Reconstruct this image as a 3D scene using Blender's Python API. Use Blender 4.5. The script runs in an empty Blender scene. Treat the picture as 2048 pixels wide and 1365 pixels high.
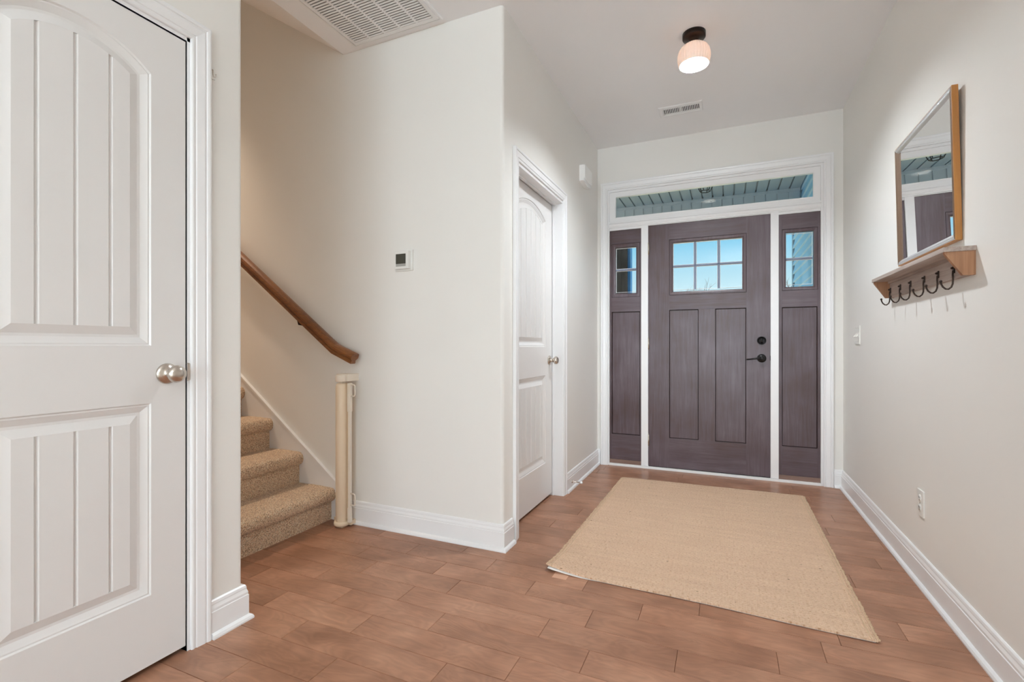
import bpy, bmesh, math, random
from mathutils import Vector, Matrix, noise
from mathutils.geometry import tessellate_polygon
random.seed(7)
C = bpy.context.scene.collection
sc = bpy.context.scene
PI = math.pi

# ------------------------------------------------------------------ camera
cam = bpy.data.objects.new('camera', bpy.data.cameras.new('camera'))
C.objects.link(cam)
FPX, CY, YAW, CAMZ = 964.97, 692.55, 0.41693, 1.0264
cam.data.sensor_width = 36.0
cam.data.lens = FPX / 2048 * 36.0
cam.data.shift_y = (CY - 682.5) / 2048
cam.data.clip_start = 0.05
cam.location = (0, 0, CAMZ)
cam.rotation_euler = (PI / 2, 0, YAW)
sc.camera = cam

# ------------------------------------------------------------------ view and world
sc.view_settings.view_transform = 'Standard'
sc.view_settings.look = 'None'
sc.view_settings.gamma = 1
sc.view_settings.use_curve_mapping = False
sc.view_settings.exposure = 1.05
sc.cycles.max_bounces = 10
sc.cycles.diffuse_bounces = 6
sc.cycles.glossy_bounces = 5
sc.cycles.transparent_max_bounces = 12
sc.cycles.sample_clamp_indirect = 6
sc.cycles.use_denoising = True

w = bpy.data.worlds.new('sky'); sc.world = w; w.use_nodes = True
wn = w.node_tree; wn.nodes.clear()
wo = wn.nodes.new('ShaderNodeOutputWorld'); wb = wn.nodes.new('ShaderNodeBackground')
wt = wn.nodes.new('ShaderNodeTexCoord'); ws = wn.nodes.new('ShaderNodeSeparateXYZ')
wr = wn.nodes.new('ShaderNodeValToRGB')
wn.links.new(wt.outputs['Generated'], ws.inputs[0]); wn.links.new(ws.outputs['Z'], wr.inputs[0])
cr = wr.color_ramp
cr.elements[0].position = 0.0; cr.elements[0].color = (0.50, 0.82, 1.0, 1)
cr.elements[1].position = 0.75; cr.elements[1].color = (0.32, 0.58, 0.92, 1)
e = cr.elements.new(0.10); e.color = (0.66, 0.91, 1.0, 1)
e = cr.elements.new(0.22); e.color = (0.19, 0.65, 0.97, 1)
wn.links.new(wr.outputs[0], wb.inputs[0]); wb.inputs[1].default_value = 0.46
wn.links.new(wb.outputs[0], wo.inputs[0])

def area(name, loc, rot, sx, sy, power, col):
    l = bpy.data.lights.new(name, 'AREA'); l.shape = 'RECTANGLE'; l.size = sx; l.size_y = sy
    l.energy = power; l.color = col
    o = bpy.data.objects.new(name, l); C.objects.link(o); o.location = loc; o.rotation_euler = rot
    return o
# daylight fill added in made-up living room windows far behind the camera
area('window_fill', (-0.10, -9.12, 1.35), (PI / 2 + .2, 0, 0), 2.4, 2.1, 88, (0.80, 0.91, 1.0))
area('window_fill', (2.60, -9.12, 1.35), (PI / 2 + .2, 0, 0), 2.0, 2.1, 58, (0.80, 0.91, 1.0))
# upward fill light added behind the camera to brighten the ceiling
up_ = area('fill_uplight', (0.55, -1.8, 1.70), (PI, 0, 0), 0.34, 0.34, 40, (0.96, 0.98, 1.0)); up_.data.shape = 'DISK'
sun = bpy.data.lights.new('sun', 'SUN'); sun.energy = 3.8; sun.angle = 0.01; sun.color = (1.0, 0.96, 0.9)
so = bpy.data.objects.new('sun', sun); C.objects.link(so); so.rotation_euler = Vector((-0.06, -0.42, -0.88)).to_track_quat('-Z', 'Y').to_euler()   # high sun in front of the house, kept off the door by the porch roof
# lamp on the upper landing of the stairs
sp_ = bpy.data.lights.new('stair_downlight_beam', 'SPOT'); sp_.energy = 84; sp_.spot_size = 1.2; sp_.spot_blend = 0.9; sp_.shadow_soft_size = 0.06; sp_.color = (1.0, 0.79, 0.60)
spo = bpy.data.objects.new('stair_downlight_beam', sp_); C.objects.link(spo); spo.location = (-3.45, 1.72, 3.60)

# ------------------------------------------------------------------ main planes (metres)
XL, XR, YB, YT, XD, XS, H = -1.0213, 0.7747, 4.148, 2.194, -1.6557, -2.0535, 2.74
YR = 1.246       # where the left wall ends and the stairs open

# ------------------------------------------------------------------ helpers
class MB:
    def __init__(s): s.v = []; s.f = []; s.m = []; s.sm = []
    def add(s, vs, fs, mi=0, smooth=False):
        b = len(s.v); s.v += [tuple(p) for p in vs]
        for f in fs: s.f.append([b + i for i in f]); s.m.append(mi); s.sm.append(smooth)
    def box(s, x0, x1, y0, y1, z0, z1, mi=0, bev=0.0):
        if x0 > x1: x0, x1 = x1, x0
        if y0 > y1: y0, y1 = y1, y0
        if z0 > z1: z0, z1 = z1, z0
        if bev <= 0:
            vs = [(x, y, z) for x in (x0, x1) for y in (y0, y1) for z in (z0, z1)]
            s.add(vs, [(0, 1, 3, 2), (4, 6, 7, 5), (0, 4, 5, 1), (2, 3, 7, 6), (0, 2, 6, 4), (1, 5, 7, 3)], mi)
            return
        bm = bmesh.new(); bmesh.ops.create_cube(bm, size=1)
        for v in bm.verts:
            v.co = Vector(((x0 + x1) / 2 + v.co.x * (x1 - x0), (y0 + y1) / 2 + v.co.y * (y1 - y0), (z0 + z1) / 2 + v.co.z * (z1 - z0)))
        bmesh.ops.bevel(bm, geom=bm.edges[:], offset=bev, segments=2, profile=0.7, affect='EDGES')
        s.bm(bm, mi)
    def bm(s, bm, mi=0, smooth=False):
        bm.verts.ensure_lookup_table(); bm.verts.index_update()
        s.add([v.co[:] for v in bm.verts], [[v.index for v in f.verts] for f in bm.faces], mi, smooth); bm.free()
    def prism(s, poly, axis, a, b, mi=0, smooth=False):
        # poly: 2D points in the two other axes (order x,y,z without axis)
        def P(p, t):
            q = list(p); q.insert(axis, t); return tuple(q)
        n = len(poly)
        vs = [P(p, a) for p in poly] + [P(p, b) for p in poly]
        fs = [(i, (i + 1) % n, n + (i + 1) % n, n + i) for i in range(n)]
        s.add(vs, fs, mi, smooth)
        tri = tessellate_polygon([[Vector((p[0], p[1], 0)) for p in poly]])
        s.add(vs[:n], [tuple(t) for t in tri], mi); s.add(vs[n:], [tuple(t) for t in tri], mi)
    def lathe(s, prof, c, axis='Z', seg=32, mi=0, smooth=True, fn=None):
        # prof: (radius, along); axis direction
        n = len(prof); vs = []
        for i in range(seg):
            a = 2 * PI * i / seg
            for r, t in prof:
                rr = r if fn is None else fn(r, t, a)
                u, v = rr * math.cos(a), rr * math.sin(a)
                if axis == 'Z': p = (c[0] + u, c[1] + v, c[2] + t)
                elif axis == 'X': p = (c[0] + t, c[1] + u, c[2] + v)
                else: p = (c[0] + u, c[1] + t, c[2] + v)
                vs.append(p)
        fs = []
        for i in range(seg):
            j = (i + 1) % seg
            for k in range(n - 1):
                fs.append((i * n + k, j * n + k, j * n + k + 1, i * n + k + 1))
        s.add(vs, fs, mi, smooth)
    def tube(s, pts, r, seg=10, mi=0, caps=True, rz=None):
        pts = [Vector(p) for p in pts]; n = len(pts); vs = []
        up = Vector((0, 0, 1))
        t0 = (pts[1] - pts[0]).normalized()
        if abs(t0.dot(up)) > 0.95: up = Vector((0, 1, 0))
        for i, p in enumerate(pts):
            t = (pts[min(i + 1, n - 1)] - pts[max(i - 1, 0)]).normalized()
            a = t.cross(up).normalized(); b = a.cross(t).normalized(); up = b
            rr = r[i] if isinstance(r, (list, tuple)) else r
            for k in range(seg):
                q = 2 * PI * k / seg
                vs.append(p + a * (rr * math.cos(q)) + b * (rr * math.sin(q)))
        fs = [(i * seg + k, i * seg + (k + 1) % seg, (i + 1) * seg + (k + 1) % seg, (i + 1) * seg + k) for i in range(n - 1) for k in range(seg)]
        s.add(vs, fs, mi, True)
        if caps:
            s.add(vs[:seg], [list(range(seg))], mi); s.add(vs[-seg:], [list(range(seg))], mi)
    def sweep(s, path, prof, fn, mi=0, closed=False, caps=True):
        # path: 2D polyline, prof: (offset to the right of the travel direction, height), mitred; fn(u,v,h)->xyz
        n = len(path); m = len(prof); vs = []
        for i in range(n):
            def nrm(a, b):
                d = Vector((b[0] - a[0], b[1] - a[1])).normalized(); return Vector((d.y, -d.x))
            ns = []
            if i > 0 or closed: ns.append(nrm(path[i - 1], path[i]))
            if i < n - 1 or closed: ns.append(nrm(path[i], path[(i + 1) % n]))
            if len(ns) == 2:
                q = (ns[0] + ns[1]); q = q / max(1e-6, q.dot(ns[0]))
            else: q = ns[0]
            for o, h in prof:
                vs.append(fn(path[i][0] + q.x * o, path[i][1] + q.y * o, h))
        fs = []
        for i in range(n if closed else n - 1):
            j = (i + 1) % n
            for k in range(m - 1):
                fs.append((i * m + k, j * m + k, j * m + k + 1, i * m + k + 1))
        s.add(vs, fs, mi)
        if caps and not closed:
            tri = tessellate_polygon([[Vector((p[0], p[1], 0)) for p in prof]])
            s.add(vs[:m], [tuple(t) for t in tri], mi); s.add(vs[-m:], [tuple(t) for t in tri], mi)
    def build(s, name, mat, parent=None, autosmooth=False):
        me = bpy.data.meshes.new(name); me.from_pydata(s.v, [], s.f)
        for m_ in (mat if isinstance(mat, (list, tuple)) else [mat]): me.materials.append(m_)
        me.polygons.foreach_set('material_index', s.m)
        me.polygons.foreach_set('use_smooth', s.sm)
        b = bmesh.new(); b.from_mesh(me)
        bmesh.ops.remove_doubles(b, verts=b.verts, dist=1e-5)
        bmesh.ops.recalc_face_normals(b, faces=b.faces)
        b.to_mesh(me); b.free(); me.update()
        o = bpy.data.objects.new(name, me); C.objects.link(o)
        if parent is not None:
            o.parent = parent
            o.matrix_parent_inverse = Matrix.Translation(parent.location).inverted()
        return o

def tag(o, label=None, cat=None, group=None, kind=None):
    if label: o['label'] = label
    if cat: o['category'] = cat
    if group: o['group'] = group
    if kind: o['kind'] = kind
    return o
def thing(name, loc, label, cat, group=None, kind=None):
    o = bpy.data.objects.new(name, None); C.objects.link(o); o.location = loc; o.empty_display_size = 0.05
    return tag(o, label, cat, group, kind)
def struct(mb, name, mat, label, cat):
    return tag(mb.build(name, mat), label, cat, None, 'structure')
def copy_tree(o, parent=None, dx=(0, 0, 0)):
    c = o.copy(); C.objects.link(c)
    if parent is not None: c.parent = parent
    else: c.location = Vector(o.location) + Vector(dx)
    for ch in list(o.children): copy_tree(ch, c)
    return c

# ------------------------------------------------------------------ materials
def srgb(r, g, b):
    f = lambda c: (c / 255 / 12.92) if c / 255 <= 0.04045 else ((c / 255 + 0.055) / 1.055) ** 2.4
    return (f(r), f(g), f(b), 1)
class NT:
    def __init__(s, name):
        s.m = bpy.data.materials.new(name); s.m.use_nodes = True; s.t = s.m.node_tree
        s.p = s.t.nodes['Principled BSDF']; s.o = s.t.nodes['Material Output']
    def n(s, typ, **kw):
        x = s.t.nodes.new(typ)
        for k, v in kw.items():
            if k.startswith('i_'): x.inputs[k[2:].replace('_', ' ')].default_value = v
            else: setattr(x, k, v)
        return x
    def l(s, a, b): s.t.links.new(a, b)
    def coords(s, scale=(1, 1, 1), src='Object'):
        tc = s.n('ShaderNodeTexCoord'); mp = s.n('ShaderNodeMapping'); mp.inputs['Scale'].default_value = scale
        s.l(tc.outputs[src], mp.inputs['Vector']); return mp.outputs['Vector']
    def ramp(s, fac, stops):
        r = s.n('ShaderNodeValToRGB'); r.color_ramp.elements[0].position = stops[0][0]; r.color_ramp.elements[0].color = stops[0][1]
        r.color_ramp.elements[1].position = stops[-1][0]; r.color_ramp.elements[1].color = stops[-1][1]
        for p, c in stops[1:-1]:
            e = r.color_ramp.elements.new(p); e.color = c
        s.l(fac, r.inputs[0]); return r.outputs[0]
    def bump(s, h, strength, dist, prev=None):
        b = s.n('ShaderNodeBump'); b.inputs['Strength'].default_value = strength; b.inputs['Distance'].default_value = dist
        s.l(h, b.inputs['Height'])
        if prev is not None: s.l(prev, b.inputs['Normal'])
        return b.outputs['Normal']
def plain(name, col, rough=0.5, metal=0.0, bump=None, spec=0.5):
    m = NT(name); m.p.inputs['Base Color'].default_value = col; m.p.inputs['Roughness'].default_value = rough
    m.p.inputs['Metallic'].default_value = metal; m.p.inputs['Specular IOR Level'].default_value = spec
    v = m.coords((1, 1, 1))
    nz = m.n('ShaderNodeTexNoise'); nz.inputs['Scale'].default_value = bump[0] if bump else 60; nz.inputs['Detail'].default_value = 3
    m.l(v, nz.inputs['Vector'])
    if bump: m.l(m.bump(nz.outputs['Fac'], bump[1], bump[2]), m.p.inputs['Normal'])
    # very slight tonal variation of the surface itself
    hs = m.n('ShaderNodeHueSaturation'); hs.inputs['Color'].default_value = col
    mr = m.n('ShaderNodeMapRange'); mr.inputs['To Min'].default_value = 0.985; mr.inputs['To Max'].default_value = 1.015
    n2 = m.n('ShaderNodeTexNoise'); n2.inputs['Scale'].default_value = 2.5; m.l(v, n2.inputs['Vector'])
    m.l(n2.outputs['Fac'], mr.inputs['Value']); m.l(mr.outputs[0], hs.inputs['Value']); m.l(hs.outputs[0], m.p.inputs['Base Color'])
    return m.m
WALL = plain('wall_paint', srgb(238, 236, 231), 0.42, bump=(140, 0.05, 0.002), spec=0.35)
CEIL = plain('ceiling_paint', srgb(247, 247, 248), 0.9, bump=(120, 0.05, 0.002), spec=0.1)
TRIM = plain('trim_paint', srgb(242, 242, 242), 0.28)
DOORW = plain('door_paint', srgb(232, 230, 228), 0.2, bump=(260, 0.06, 0.0008))
PLAST = plain('white_plastic', srgb(236, 235, 230), 0.35)
WHITE = plain('bright_white_plastic', srgb(252, 252, 250), 0.3)
CREAM = plain('cream_plastic', srgb(238, 218, 190), 0.4)
CREAMW = plain('pale_cream_plastic', srgb(240, 230, 214), 0.4)
CREAM2 = plain('tan_mesh_fabric', srgb(214, 190, 156), 0.8)
NICKEL = plain('satin_nickel', srgb(205, 196, 186), 0.26, 1.0)
BLACKM = plain('black_iron', srgb(38, 36, 36), 0.38, 0.6)
BRONZE = plain('oil_rubbed_bronze', srgb(46, 34, 28), 0.35, 0.8)
HOOKM = plain('aged_iron', srgb(70, 58, 52), 0.42, 0.7)
DARK = plain('dark_void', srgb(30, 27, 25), 0.9)
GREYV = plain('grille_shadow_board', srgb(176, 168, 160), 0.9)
RUBBER = plain('white_rubber', srgb(238, 238, 236), 0.5)
SCREEN = plain('lcd_screen', srgb(74, 74, 66), 0.12)
MUNTIN_HAZE = plain('blue_grey_haze_muntin', srgb(128, 138, 160), 0.5)  # haze over the mahogany muntins, put into their colour as blue-grey
GREYB = plain('grey_strip', srgb(176, 174, 168), 0.4)
OLDF = plain('aged_brown_frame', srgb(116, 92, 72), 0.5, 0.1, bump=(120, 0.6, 0.003))
GLARE_RAIL = plain('glare_pale_metal', srgb(240, 240, 242), 0.34, 0.85, bump=(300, 0.5, 0.002))  # glare on the brown mirror frame, put into the material as pale metal

def wood(name, c1, c2, c3, rough=0.4, scale=(1, 1, 1), axis='Z', detail=1.0, bumps=0.25, blotch=0.5, spec=0.5):
    m = NT(name)
    st = {'X': (1.3, 22, 22), 'Y': (22, 1.3, 22), 'Z': (22, 22, 1.3)}[axis]
    v = m.coords(tuple(a * b for a, b in zip(st, scale)))
    n1 = m.n('ShaderNodeTexNoise'); n1.inputs['Scale'].default_value = 2.2; n1.inputs['Detail'].default_value = 8; n1.inputs['Roughness'].default_value = 0.65; n1.inputs['Distortion'].default_value = 0.6
    m.l(v, n1.inputs['Vector'])
    v2 = m.coords((1, 1, 1)); n2 = m.n('ShaderNodeTexNoise'); n2.inputs['Scale'].default_value = 3.2; n2.inputs['Detail'].default_value = 3; m.l(v2, n2.inputs['Vector'])
    mx = m.n('ShaderNodeMix'); mx.data_type = 'FLOAT'; mx.inputs[0].default_value = blotch
    m.l(n1.outputs['Fac'], mx.inputs[2]); m.l(n2.outputs['Fac'], mx.inputs[3])
    c = m.ramp(mx.outputs[0], [(0.30, c1), (0.5, c2), (0.70, c3)])
    m.l(c, m.p.inputs['Base Color']); m.p.inputs['Roughness'].default_value = rough; m.p.inputs['Specular IOR Level'].default_value = spec
    m.l(m.bump(n1.outputs['Fac'], bumps, 0.0015), m.p.inputs['Normal'])
    return m.m
MAHOG_V = wood('mahogany_vertical', srgb(74, 50, 46), srgb(90, 74, 79), srgb(112, 99, 106), 0.33, axis='Z')
MAHOG_H = wood('mahogany_horizontal', srgb(74, 50, 46), srgb(90, 74, 79), srgb(112, 99, 106), 0.33, axis='X')
MAHOG_LINE = wood('mahogany_dark_seam', srgb(36, 20, 20), srgb(44, 26, 26), srgb(52, 30, 28), 0.5, axis='Z')
SILLW = wood('oak_sill', srgb(112, 84, 72), srgb(132, 104, 92), srgb(146, 120, 106), 0.4, axis='X')
RAILW = wood('stained_rail', srgb(84, 48, 24), srgb(130, 80, 42), srgb(160, 106, 62), 0.3, axis='X', scale=(1, 2, 2))
FRAMEW = wood('amber_frame', srgb(150, 98, 42), srgb(176, 118, 54), srgb(196, 138, 70), 0.4, axis='Z')
SHELFW = wood('weathered_pine', srgb(138, 118, 106), srgb(172, 156, 146), srgb(202, 190, 182), 0.5, axis='Y', scale=(2, 1, 2), blotch=0.35)
ENDW = wood('warm_pine', srgb(134, 92, 62), srgb(170, 124, 90), srgb(192, 150, 116), 0.5, axis='Z', scale=(2, 2, 1), blotch=0.35)
PORCHW = wood('dark_stained_post', srgb(28, 23, 21), srgb(44, 38, 34), srgb(60, 52, 46), 0.6, axis='Z')

def floor_mat():
    m = NT('hardwood_planks')
    at = m.n('ShaderNodeAttribute'); at.attribute_name = 'plank'
    sp = m.n('ShaderNodeSeparateColor'); m.l(at.outputs['Color'], sp.inputs[0])
    tc = m.n('ShaderNodeTexCoord')
    off = m.n('ShaderNodeCombineXYZ')
    mu = m.n('ShaderNodeMath', operation='MULTIPLY'); mu.inputs[1].default_value = 37.0; m.l(sp.outputs[1], mu.inputs[0])
    mu2 = m.n('ShaderNodeMath', operation='MULTIPLY'); mu2.inputs[1].default_value = 53.0; m.l(sp.outputs[2], mu2.inputs[0])
    m.l(mu.outputs[0], off.inputs[0]); m.l(mu2.outputs[0], off.inputs[2])
    ad = m.n('ShaderNodeVectorMath', operation='ADD'); m.l(tc.outputs['Object'], ad.inputs[0]); m.l(off.outputs[0], ad.inputs[1])
    mp = m.n('ShaderNodeMapping'); mp.inputs['Scale'].default_value = (1.6, 9, 1); m.l(ad.outputs[0], mp.inputs['Vector'])
    n1 = m.n('ShaderNodeTexNoise'); n1.inputs['Scale'].default_value = 3.0; n1.inputs['Detail'].default_value = 7; n1.inputs['Roughness'].default_value = 0.6; n1.inputs['Distortion'].default_value = 1.2
    m.l(mp.outputs[0], n1.inputs['Vector'])
    # swirling figure: contour lines of a low frequency noise
    mp2 = m.n('ShaderNodeMapping'); mp2.inputs['Scale'].default_value = (1.8, 5.5, 1); m.l(ad.outputs[0], mp2.inputs['Vector'])
    n2 = m.n('ShaderNodeTexNoise'); n2.inputs['Scale'].default_value = 1.6; n2.inputs['Detail'].default_value = 2.5; n2.inputs['Distortion'].default_value = 0.5
    m.l(mp2.outputs[0], n2.inputs['Vector'])
    mm = m.n('ShaderNodeMath', operation='MULTIPLY'); mm.inputs[1].default_value = 95; m.l(n2.outputs['Fac'], mm.inputs[0])
    sn = m.n('ShaderNodeMath', operation='SINE'); m.l(mm.outputs[0], sn.inputs[0])
    n3 = m.n('ShaderNodeTexNoise'); n3.inputs['Scale'].default_value = 5; n3.inputs['Detail'].default_value = 2; m.l(ad.outputs[0], n3.inputs['Vector'])
    # mottled tone
    base = m.ramp(n3.outputs['Fac'], [(0.30, srgb(152, 108, 83)), (0.5, srgb(168, 122, 96)), (0.72, srgb(182, 136, 109))])
    hs = m.n('ShaderNodeHueSaturation'); m.l(base, hs.inputs['Color'])
    mr = m.n('ShaderNodeMapRange'); mr.inputs['To Min'].default_value = 0.92; mr.inputs['To Max'].default_value = 1.05; m.l(sp.outputs[0], mr.inputs['Value'])
    g1 = m.n('ShaderNodeMapRange'); g1.inputs['From Min'].default_value = 0.3; g1.inputs['From Max'].default_value = 0.7; g1.inputs['To Min'].default_value = 0.86; g1.inputs['To Max'].default_value = 1.12; m.l(n1.outputs['Fac'], g1.inputs['Value'])
    g2 = m.n('ShaderNodeMapRange'); g2.inputs['From Min'].default_value = -1; g2.inputs['To Min'].default_value = 0.93; g2.inputs['To Max'].default_value = 1.035; m.l(sn.outputs[0], g2.inputs['Value'])
    a = m.n('ShaderNodeMath', operation='MULTIPLY'); m.l(mr.outputs[0], a.inputs[0]); m.l(g1.outputs[0], a.inputs[1])
    b = m.n('ShaderNodeMath', operation='MULTIPLY'); m.l(a.outputs[0], b.inputs[0]); m.l(g2.outputs[0], b.inputs[1])
    m.l(b.outputs[0], hs.inputs['Value']); m.l(hs.outputs[0], m.p.inputs['Base Color'])
    m.p.inputs['Roughness'].default_value = 0.36; m.p.inputs['Specular IOR Level'].default_value = 0.4
    nb = m.bump(n1.outputs['Fac'], 0.35, 0.002)
    m.l(m.bump(n3.outputs['Fac'], 0.25, 0.004, nb), m.p.inputs['Normal'])
    return m.m
FLOOR = floor_mat()

def carpet_mat():
    m = NT('flecked_carpet'); v = m.coords()
    n1 = m.n('ShaderNodeTexNoise'); n1.inputs['Scale'].default_value = 210; n1.inputs['Detail'].default_value = 2; m.l(v, n1.inputs['Vector'])
    vo = m.n('ShaderNodeTexVoronoi'); vo.inputs['Scale'].default_value = 260; m.l(v, vo.inputs['Vector'])
    sp = m.n('ShaderNodeSeparateColor'); m.l(vo.outputs['Color'], sp.inputs[0])
    c = m.ramp(sp.outputs[0], [(0.0, srgb(176, 141, 109)), (0.3, srgb(222, 186, 150)), (0.7, srgb(248, 216, 180)), (1.0, srgb(255, 240, 214))])
    m.l(c, m.p.inputs['Base Color']); m.p.inputs['Roughness'].default_value = 0.95; m.p.inputs['Specular IOR Level'].default_value = 0.1
    m.p.inputs['Sheen Weight'].default_value = 0.3
    b1 = m.bump(vo.outputs['Distance'], 0.9, 0.004); m.l(m.bump(n1.outputs['Fac'], 0.9, 0.005, b1), m.p.inputs['Normal'])
    return m.m
CARPET = carpet_mat()

def rug_mat():
    m = NT('jute_weave')
    tc = m.n('ShaderNodeTexCoord')
    def wave(sc_, dirn, dist):
        x = m.n('ShaderNodeTexWave'); x.bands_direction = dirn; x.inputs['Scale'].default_value = sc_; x.inputs['Distortion'].default_value = dist; x.inputs['Detail'].default_value = 1.5; x.inputs['Detail Scale'].default_value = 1.2
        m.l(tc.outputs['Object'], x.inputs['Vector']); return x.outputs['Fac']
    wx = wave(52, 'X', 1.2); wy = wave(62, 'Y', 1.5)
    mp = m.n('ShaderNodeMapping'); mp.inputs['Scale'].default_value = (2.2, 22, 1); m.l(tc.outputs['Object'], mp.inputs[0])
    n1 = m.n('ShaderNodeTexNoise'); n1.inputs['Scale'].default_value = 1.6; n1.inputs['Detail'].default_value = 4; m.l(mp.outputs[0], n1.inputs['Vector'])
    mp2 = m.n('ShaderNodeMapping'); mp2.inputs['Scale'].default_value = (90, 240, 1); m.l(tc.outputs['Object'], mp2.inputs[0])
    n2 = m.n('ShaderNodeTexNoise'); n2.inputs['Scale'].default_value = 1.0; n2.inputs['Detail'].default_value = 2; m.l(mp2.outputs[0], n2.inputs['Vector'])
    base = m.ramp(n1.outputs['Fac'], [(0.30, srgb(238, 209, 184)), (0.5, srgb(243, 215, 190)), (0.7, srgb(248, 221, 196))])
    fl = m.ramp(n2.outputs['Fac'], [(0.30, srgb(200, 170, 140)), (0.44, srgb(242, 230, 216)), (0.8, srgb(255, 255, 254))])
    # rare dark bark flecks
    mp3 = m.n('ShaderNodeMapping'); mp3.inputs['Scale'].default_value = (28, 60, 1); m.l(tc.outputs['Object'], mp3.inputs[0])
    vo = m.n('ShaderNodeTexVoronoi'); vo.inputs['Scale'].default_value = 1.0; m.l(mp3.outputs[0], vo.inputs['Vector'])
    sp = m.n('ShaderNodeSeparateColor'); m.l(vo.outputs['Color'], sp.inputs[0])
    gt = m.n('ShaderNodeMath', operation='GREATER_THAN'); gt.inputs[1].default_value = 0.975; m.l(sp.outputs[0], gt.inputs[0])
    lt = m.n('ShaderNodeMath', operation='LESS_THAN'); lt.inputs[1].default_value = 0.16; m.l(vo.outputs['Distance'], lt.inputs[0])
    mk = m.n('ShaderNodeMath', operation='MULTIPLY'); m.l(gt.outputs[0], mk.inputs[0]); m.l(lt.outputs[0], mk.inputs[1])
    mx = m.n('ShaderNodeMix'); mx.data_type = 'RGBA'; mx.blend_type = 'MULTIPLY'; mx.inputs[0].default_value = 0.85; m.l(base, mx.inputs[6]); m.l(fl, mx.inputs[7])
    mx2 = m.n('ShaderNodeMix'); mx2.data_type = 'RGBA'; m.l(mk.outputs[0], mx2.inputs[0]); m.l(mx.outputs[2], mx2.inputs[6]); mx2.inputs[7].default_value = srgb(110, 78, 50)
    m.l(mx2.outputs[2], m.p.inputs['Base Color']); m.p.inputs['Roughness'].default_value = 0.9; m.p.inputs['Specular IOR Level'].default_value = 0.15
    b = m.bump(wx, 0.5, 0.003); b = m.bump(wy, 0.6, 0.003, b); m.l(m.bump(n2.outputs['Fac'], 0.5, 0.003, b), m.p.inputs['Normal'])
    return m.m
RUG = rug_mat()
FELT = plain('white_rug_backing', srgb(236, 230, 224), 0.95, bump=(400, 0.5, 0.002))
FRINGE = plain('jute_cord', srgb(222, 192, 158), 0.9, bump=(350, 0.6, 0.003))

def glass_mat(name, refl=1.0):
    m = NT(name); m.t.nodes.remove(m.p)
    tr = m.n('ShaderNodeBsdfTransparent'); tr.inputs[0].default_value = (0.97, 0.985, 0.98, 1)
    gl = m.n('ShaderNodeBsdfGlossy'); gl.inputs['Roughness'].default_value = 0.0
    fr = m.n('ShaderNodeFresnel'); fr.inputs[0].default_value = 1.5
    mr = m.n('ShaderNodeMath', operation='MULTIPLY'); mr.inputs[1].default_value = refl; m.l(fr.outputs[0], mr.inputs[0])
    mx = m.n('ShaderNodeMixShader'); m.l(mr.outputs[0], mx.inputs[0]); m.l(tr.outputs[0], mx.inputs[1]); m.l(gl.outputs[0], mx.inputs[2])
    m.l(mx.outputs[0], m.o.inputs[0]); return m.m
GLASS = glass_mat('window_glass', 0.55)
mm_ = NT('mirror_silvering'); mm_.p.inputs['Base Color'].default_value = (0.93, 0.94, 0.95, 1); mm_.p.inputs['Metallic'].default_value = 1; mm_.p.inputs['Roughness'].default_value = 0.0
MIRROR = mm_.m
def emis(name, col, st):
    m = NT(name); m.p.inputs['Base Color'].default_value = col; m.p.inputs['Emission Color'].default_value = col; m.p.inputs['Emission Strength'].default_value = st; return m.m
BULB = emis('bulb_glow', srgb(240, 248, 255), 1280)
def shade_mat():
    m = NT('ribbed_opal_glass')
    m.t.nodes.remove(m.p)
    d = m.n('ShaderNodeBsdfDiffuse'); d.inputs[0].default_value = srgb(244, 238, 230)
    t = m.n('ShaderNodeBsdfTranslucent'); t.inputs[0].default_value = srgb(255, 216, 190)
    g = m.n('ShaderNodeBsdfGlossy'); g.inputs[1].default_value = 0.2
    mx = m.n('ShaderNodeMixShader'); mx.inputs[0].default_value = 0.11; m.l(d.outputs[0], mx.inputs[1]); m.l(t.outputs[0], mx.inputs[2])
    mx2 = m.n('ShaderNodeMixShader'); mx2.inputs[0].default_value = 0.05; m.l(mx.outputs[0], mx2.inputs[1]); m.l(g.outputs[0], mx2.inputs[2])
    m.l(mx2.outputs[0], m.o.inputs[0]); return m.m
SHADE = shade_mat()
SIDING = plain('blue_vinyl_siding', srgb(150, 208, 244), 0.6, bump=(90, 0.1, 0.002))
PORCHC = plain('porch_beadboard', srgb(168, 180, 186), 0.5)
PORCHB = plain('porch_beam_panel', srgb(220, 222, 226), 0.6)
CORNER = plain('pale_corner_and_lit_edge', srgb(190, 220, 236), 0.5)
END_SHADE = plain('siding_end_shadow', srgb(60, 92, 122), 0.7)  # shadows at the far end of the siding, painted as a dark strip
BLUEP = plain('bright_blue_edge', srgb(40, 150, 226), 0.5)
CONC = plain('porch_concrete', srgb(176, 172, 164), 0.9, bump=(60, 0.3, 0.004))
LAWN = plain('winter_lawn', srgb(176, 168, 132), 0.95, bump=(30, 0.8, 0.02))
BARK = plain('grey_bark', srgb(150, 140, 134), 0.9, bump=(40, 0.5, 0.01))

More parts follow.
